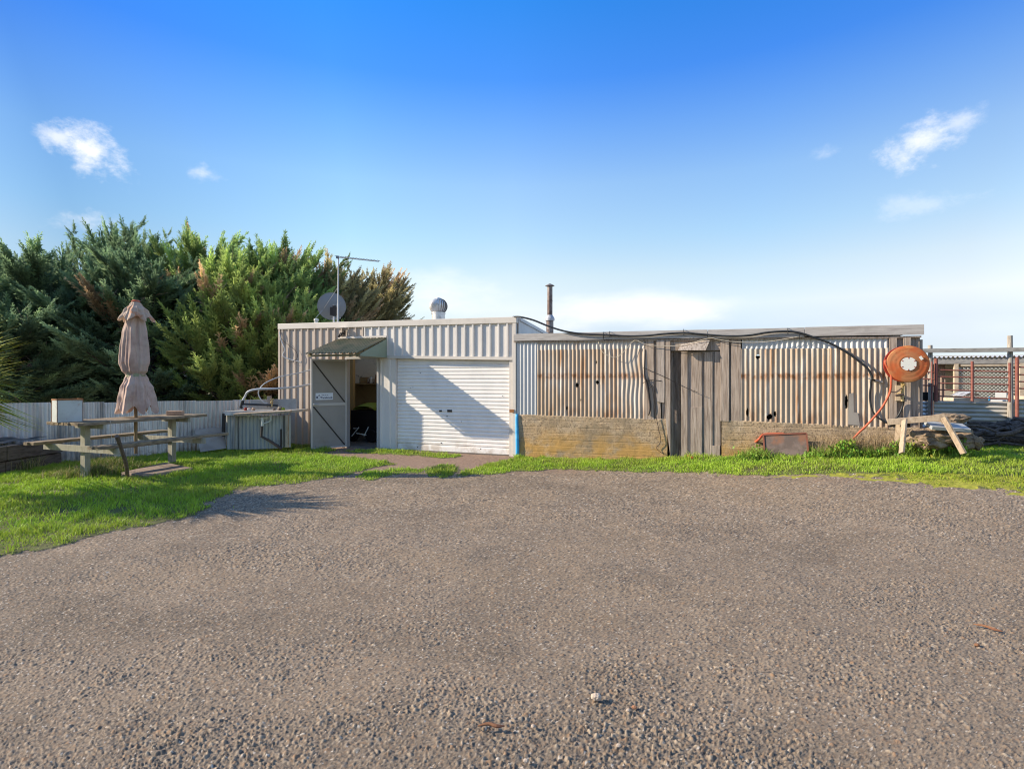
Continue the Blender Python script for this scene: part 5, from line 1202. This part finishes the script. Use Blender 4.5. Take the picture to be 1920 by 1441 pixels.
fw = sstep(nt, sp.outputs[1], .05, .2)
def noise_(scale, stretch, off, detail=6, rough=.6):
    mp = nt.nodes.new('ShaderNodeMapping'); mp.inputs['Scale'].default_value = stretch; mp.inputs['Location'].default_value = off; nt.links.new(tc, mp.inputs[0])
    n = nt.nodes.new('ShaderNodeTexNoise'); n.inputs['Scale'].default_value = scale; n.inputs['Detail'].default_value = detail; n.inputs['Roughness'].default_value = rough
    nt.links.new(mp.outputs[0], n.inputs['Vector']); return n.outputs['Fac']
nA = noise_(15, (1,1,1.5), (3,1,2), 12, .66); nB = noise_(6, (1,1,3), (7,2,5))
cur = sk.outputs[0]
total = None
def cloud(px, py, rx, rz, ang, st, nz=nA, amt=3.3, soft=1.2, thr=-.05):
    global total
    cx, cz = (px-960)/FP, (HOR-py)/FP; ca, sa = math.cos(R(ang)), math.sin(R(ang))
    dx = math_(nt, 'SUBTRACT', sx, cx); dz = math_(nt, 'SUBTRACT', sz_, cz)
    a = math_(nt, 'DIVIDE', math_(nt, 'ADD', math_(nt, 'MULTIPLY', dx, ca), math_(nt, 'MULTIPLY', dz, sa)), rx/FP)
    b = math_(nt, 'DIVIDE', math_(nt, 'SUBTRACT', math_(nt, 'MULTIPLY', dz, ca), math_(nt, 'MULTIPLY', dx, sa)), rz/FP)
    d = math_(nt, 'SQRT', math_(nt, 'ADD', math_(nt, 'MULTIPLY', a, a), math_(nt, 'MULTIPLY', b, b)))
    v = math_(nt, 'ADD', math_(nt, 'SUBTRACT', 1.0, d), math_(nt, 'MULTIPLY', math_(nt, 'SUBTRACT', nz, .5), amt))
    f = math_(nt, 'MULTIPLY', sstep(nt, v, thr, thr+soft), st)
    total = f if total is None else math_(nt, 'MAXIMUM', total, f)
cloud(176, 288, 98, 46, -33, 1.0); cloud(112, 258, 54, 22, -25, .7); cloud(378, 326, 40, 20, -12, .55); cloud(165, 410, 75, 28, -5, .5)
cloud(1735, 258, 86, 46, 35, .8); cloud(1800, 228, 52, 24, 25, .5); cloud(1540, 293, 40, 18, 20, .38); cloud(1725, 382, 110, 24, 8, .28)
cloud(1190, 588, 270, 44, 2, 1.0, nB, 2.0, 1.4); cloud(830, 545, 150, 48, -8, .85, nB, 2.0, 1.4); cloud(1650, 610, 420, 45, 0, .3, nB, 1.8, 1.6)
total = math_(nt, 'MULTIPLY', total, fw)
rp = nt.nodes.new('ShaderNodeValToRGB'); nt.links.new(sp.outputs[2], rp.inputs[0])   # deep blue winter sky; unseen zenith stops brightened as added fill
KE = [(0,(.6,.75,1.1)),(.05,(.72,.70,.85)),(.09,(.92,.79,.82)),(.129,(1.36,1.03,.86)),(.187,(1.42,1.14,.91)),(.252,(1.25,1.19,1.04)),(.339,(1.13,1.20,1.19)),(.418,(.73,1.04,1.35)),(.489,(.35,.85,1.47)),(.579,(.19,.83,1.49)),(.68,(1.5,1.55,1.6)),(.85,(1.95,1.85,1.75))]
while len(rp.color_ramp.elements) < len(KE): rp.color_ramp.elements.new(.5)
for e_, (q_, k_) in zip(rp.color_ramp.elements, KE): e_.position = q_; e_.color = (*[v_/2 for v_ in k_], 1)
cur = mixc(nt, 1.0, cur, rp.outputs[0], 'MULTIPLY')
xr = nt.nodes.new('ShaderNodeValToRGB'); nt.links.new(math_(nt, 'ADD', math_(nt, 'MULTIPLY', sp.outputs[0], .5), .5), xr.inputs[0])
KX = [(.0,(.7,.75,.8)),(.19,(.35,.46,.57)),(.36,(.85,.93,.96)),(.5,(1,1,1)),(.7,(.84,.88,.93)),(.82,(.80,.78,.80)),(1,(.9,.9,.9))]
while len(xr.color_ramp.elements) < len(KX): xr.color_ramp.elements.new(.5)
for e_, (q_, k_) in zip(xr.color_ramp.elements, KX): e_.position = q_; e_.color = (*[v_/2 for v_ in k_], 1)
cur = mixc(nt, 1.0, cur, xr.outputs[0], 'MULTIPLY')
vm = nt.nodes.new('ShaderNodeVectorMath'); vm.operation = 'SCALE'; vm.inputs['Scale'].default_value = 3.65; nt.links.new(cur, vm.inputs[0])
mx = mixc(nt, total, vm.outputs[0], (4.5, 4.55, 4.65)); nt.links.new(mx, bg.inputs[0])
cam = bpy.data.cameras.new('camera'); co = bpy.data.objects.new('camera', cam); COL.objects.link(co)
co.location = (0, 0, H); co.rotation_euler = (R(90), 0, 0); cam.sensor_width = 36; cam.lens = 36*FP/1920; cam.shift_y = -(720.5-HOR)/1920; cam.clip_end = 9000; cam.clip_start = .05
SC.camera = co
SC.render.engine = 'CYCLES'; SC.cycles.filter_width = 1.1; SC.cycles.use_adaptive_sampling = False
SC.view_settings.view_transform = 'Standard'; SC.view_settings.look = 'None'; SC.view_settings.exposure = .85; SC.view_settings.gamma = 1
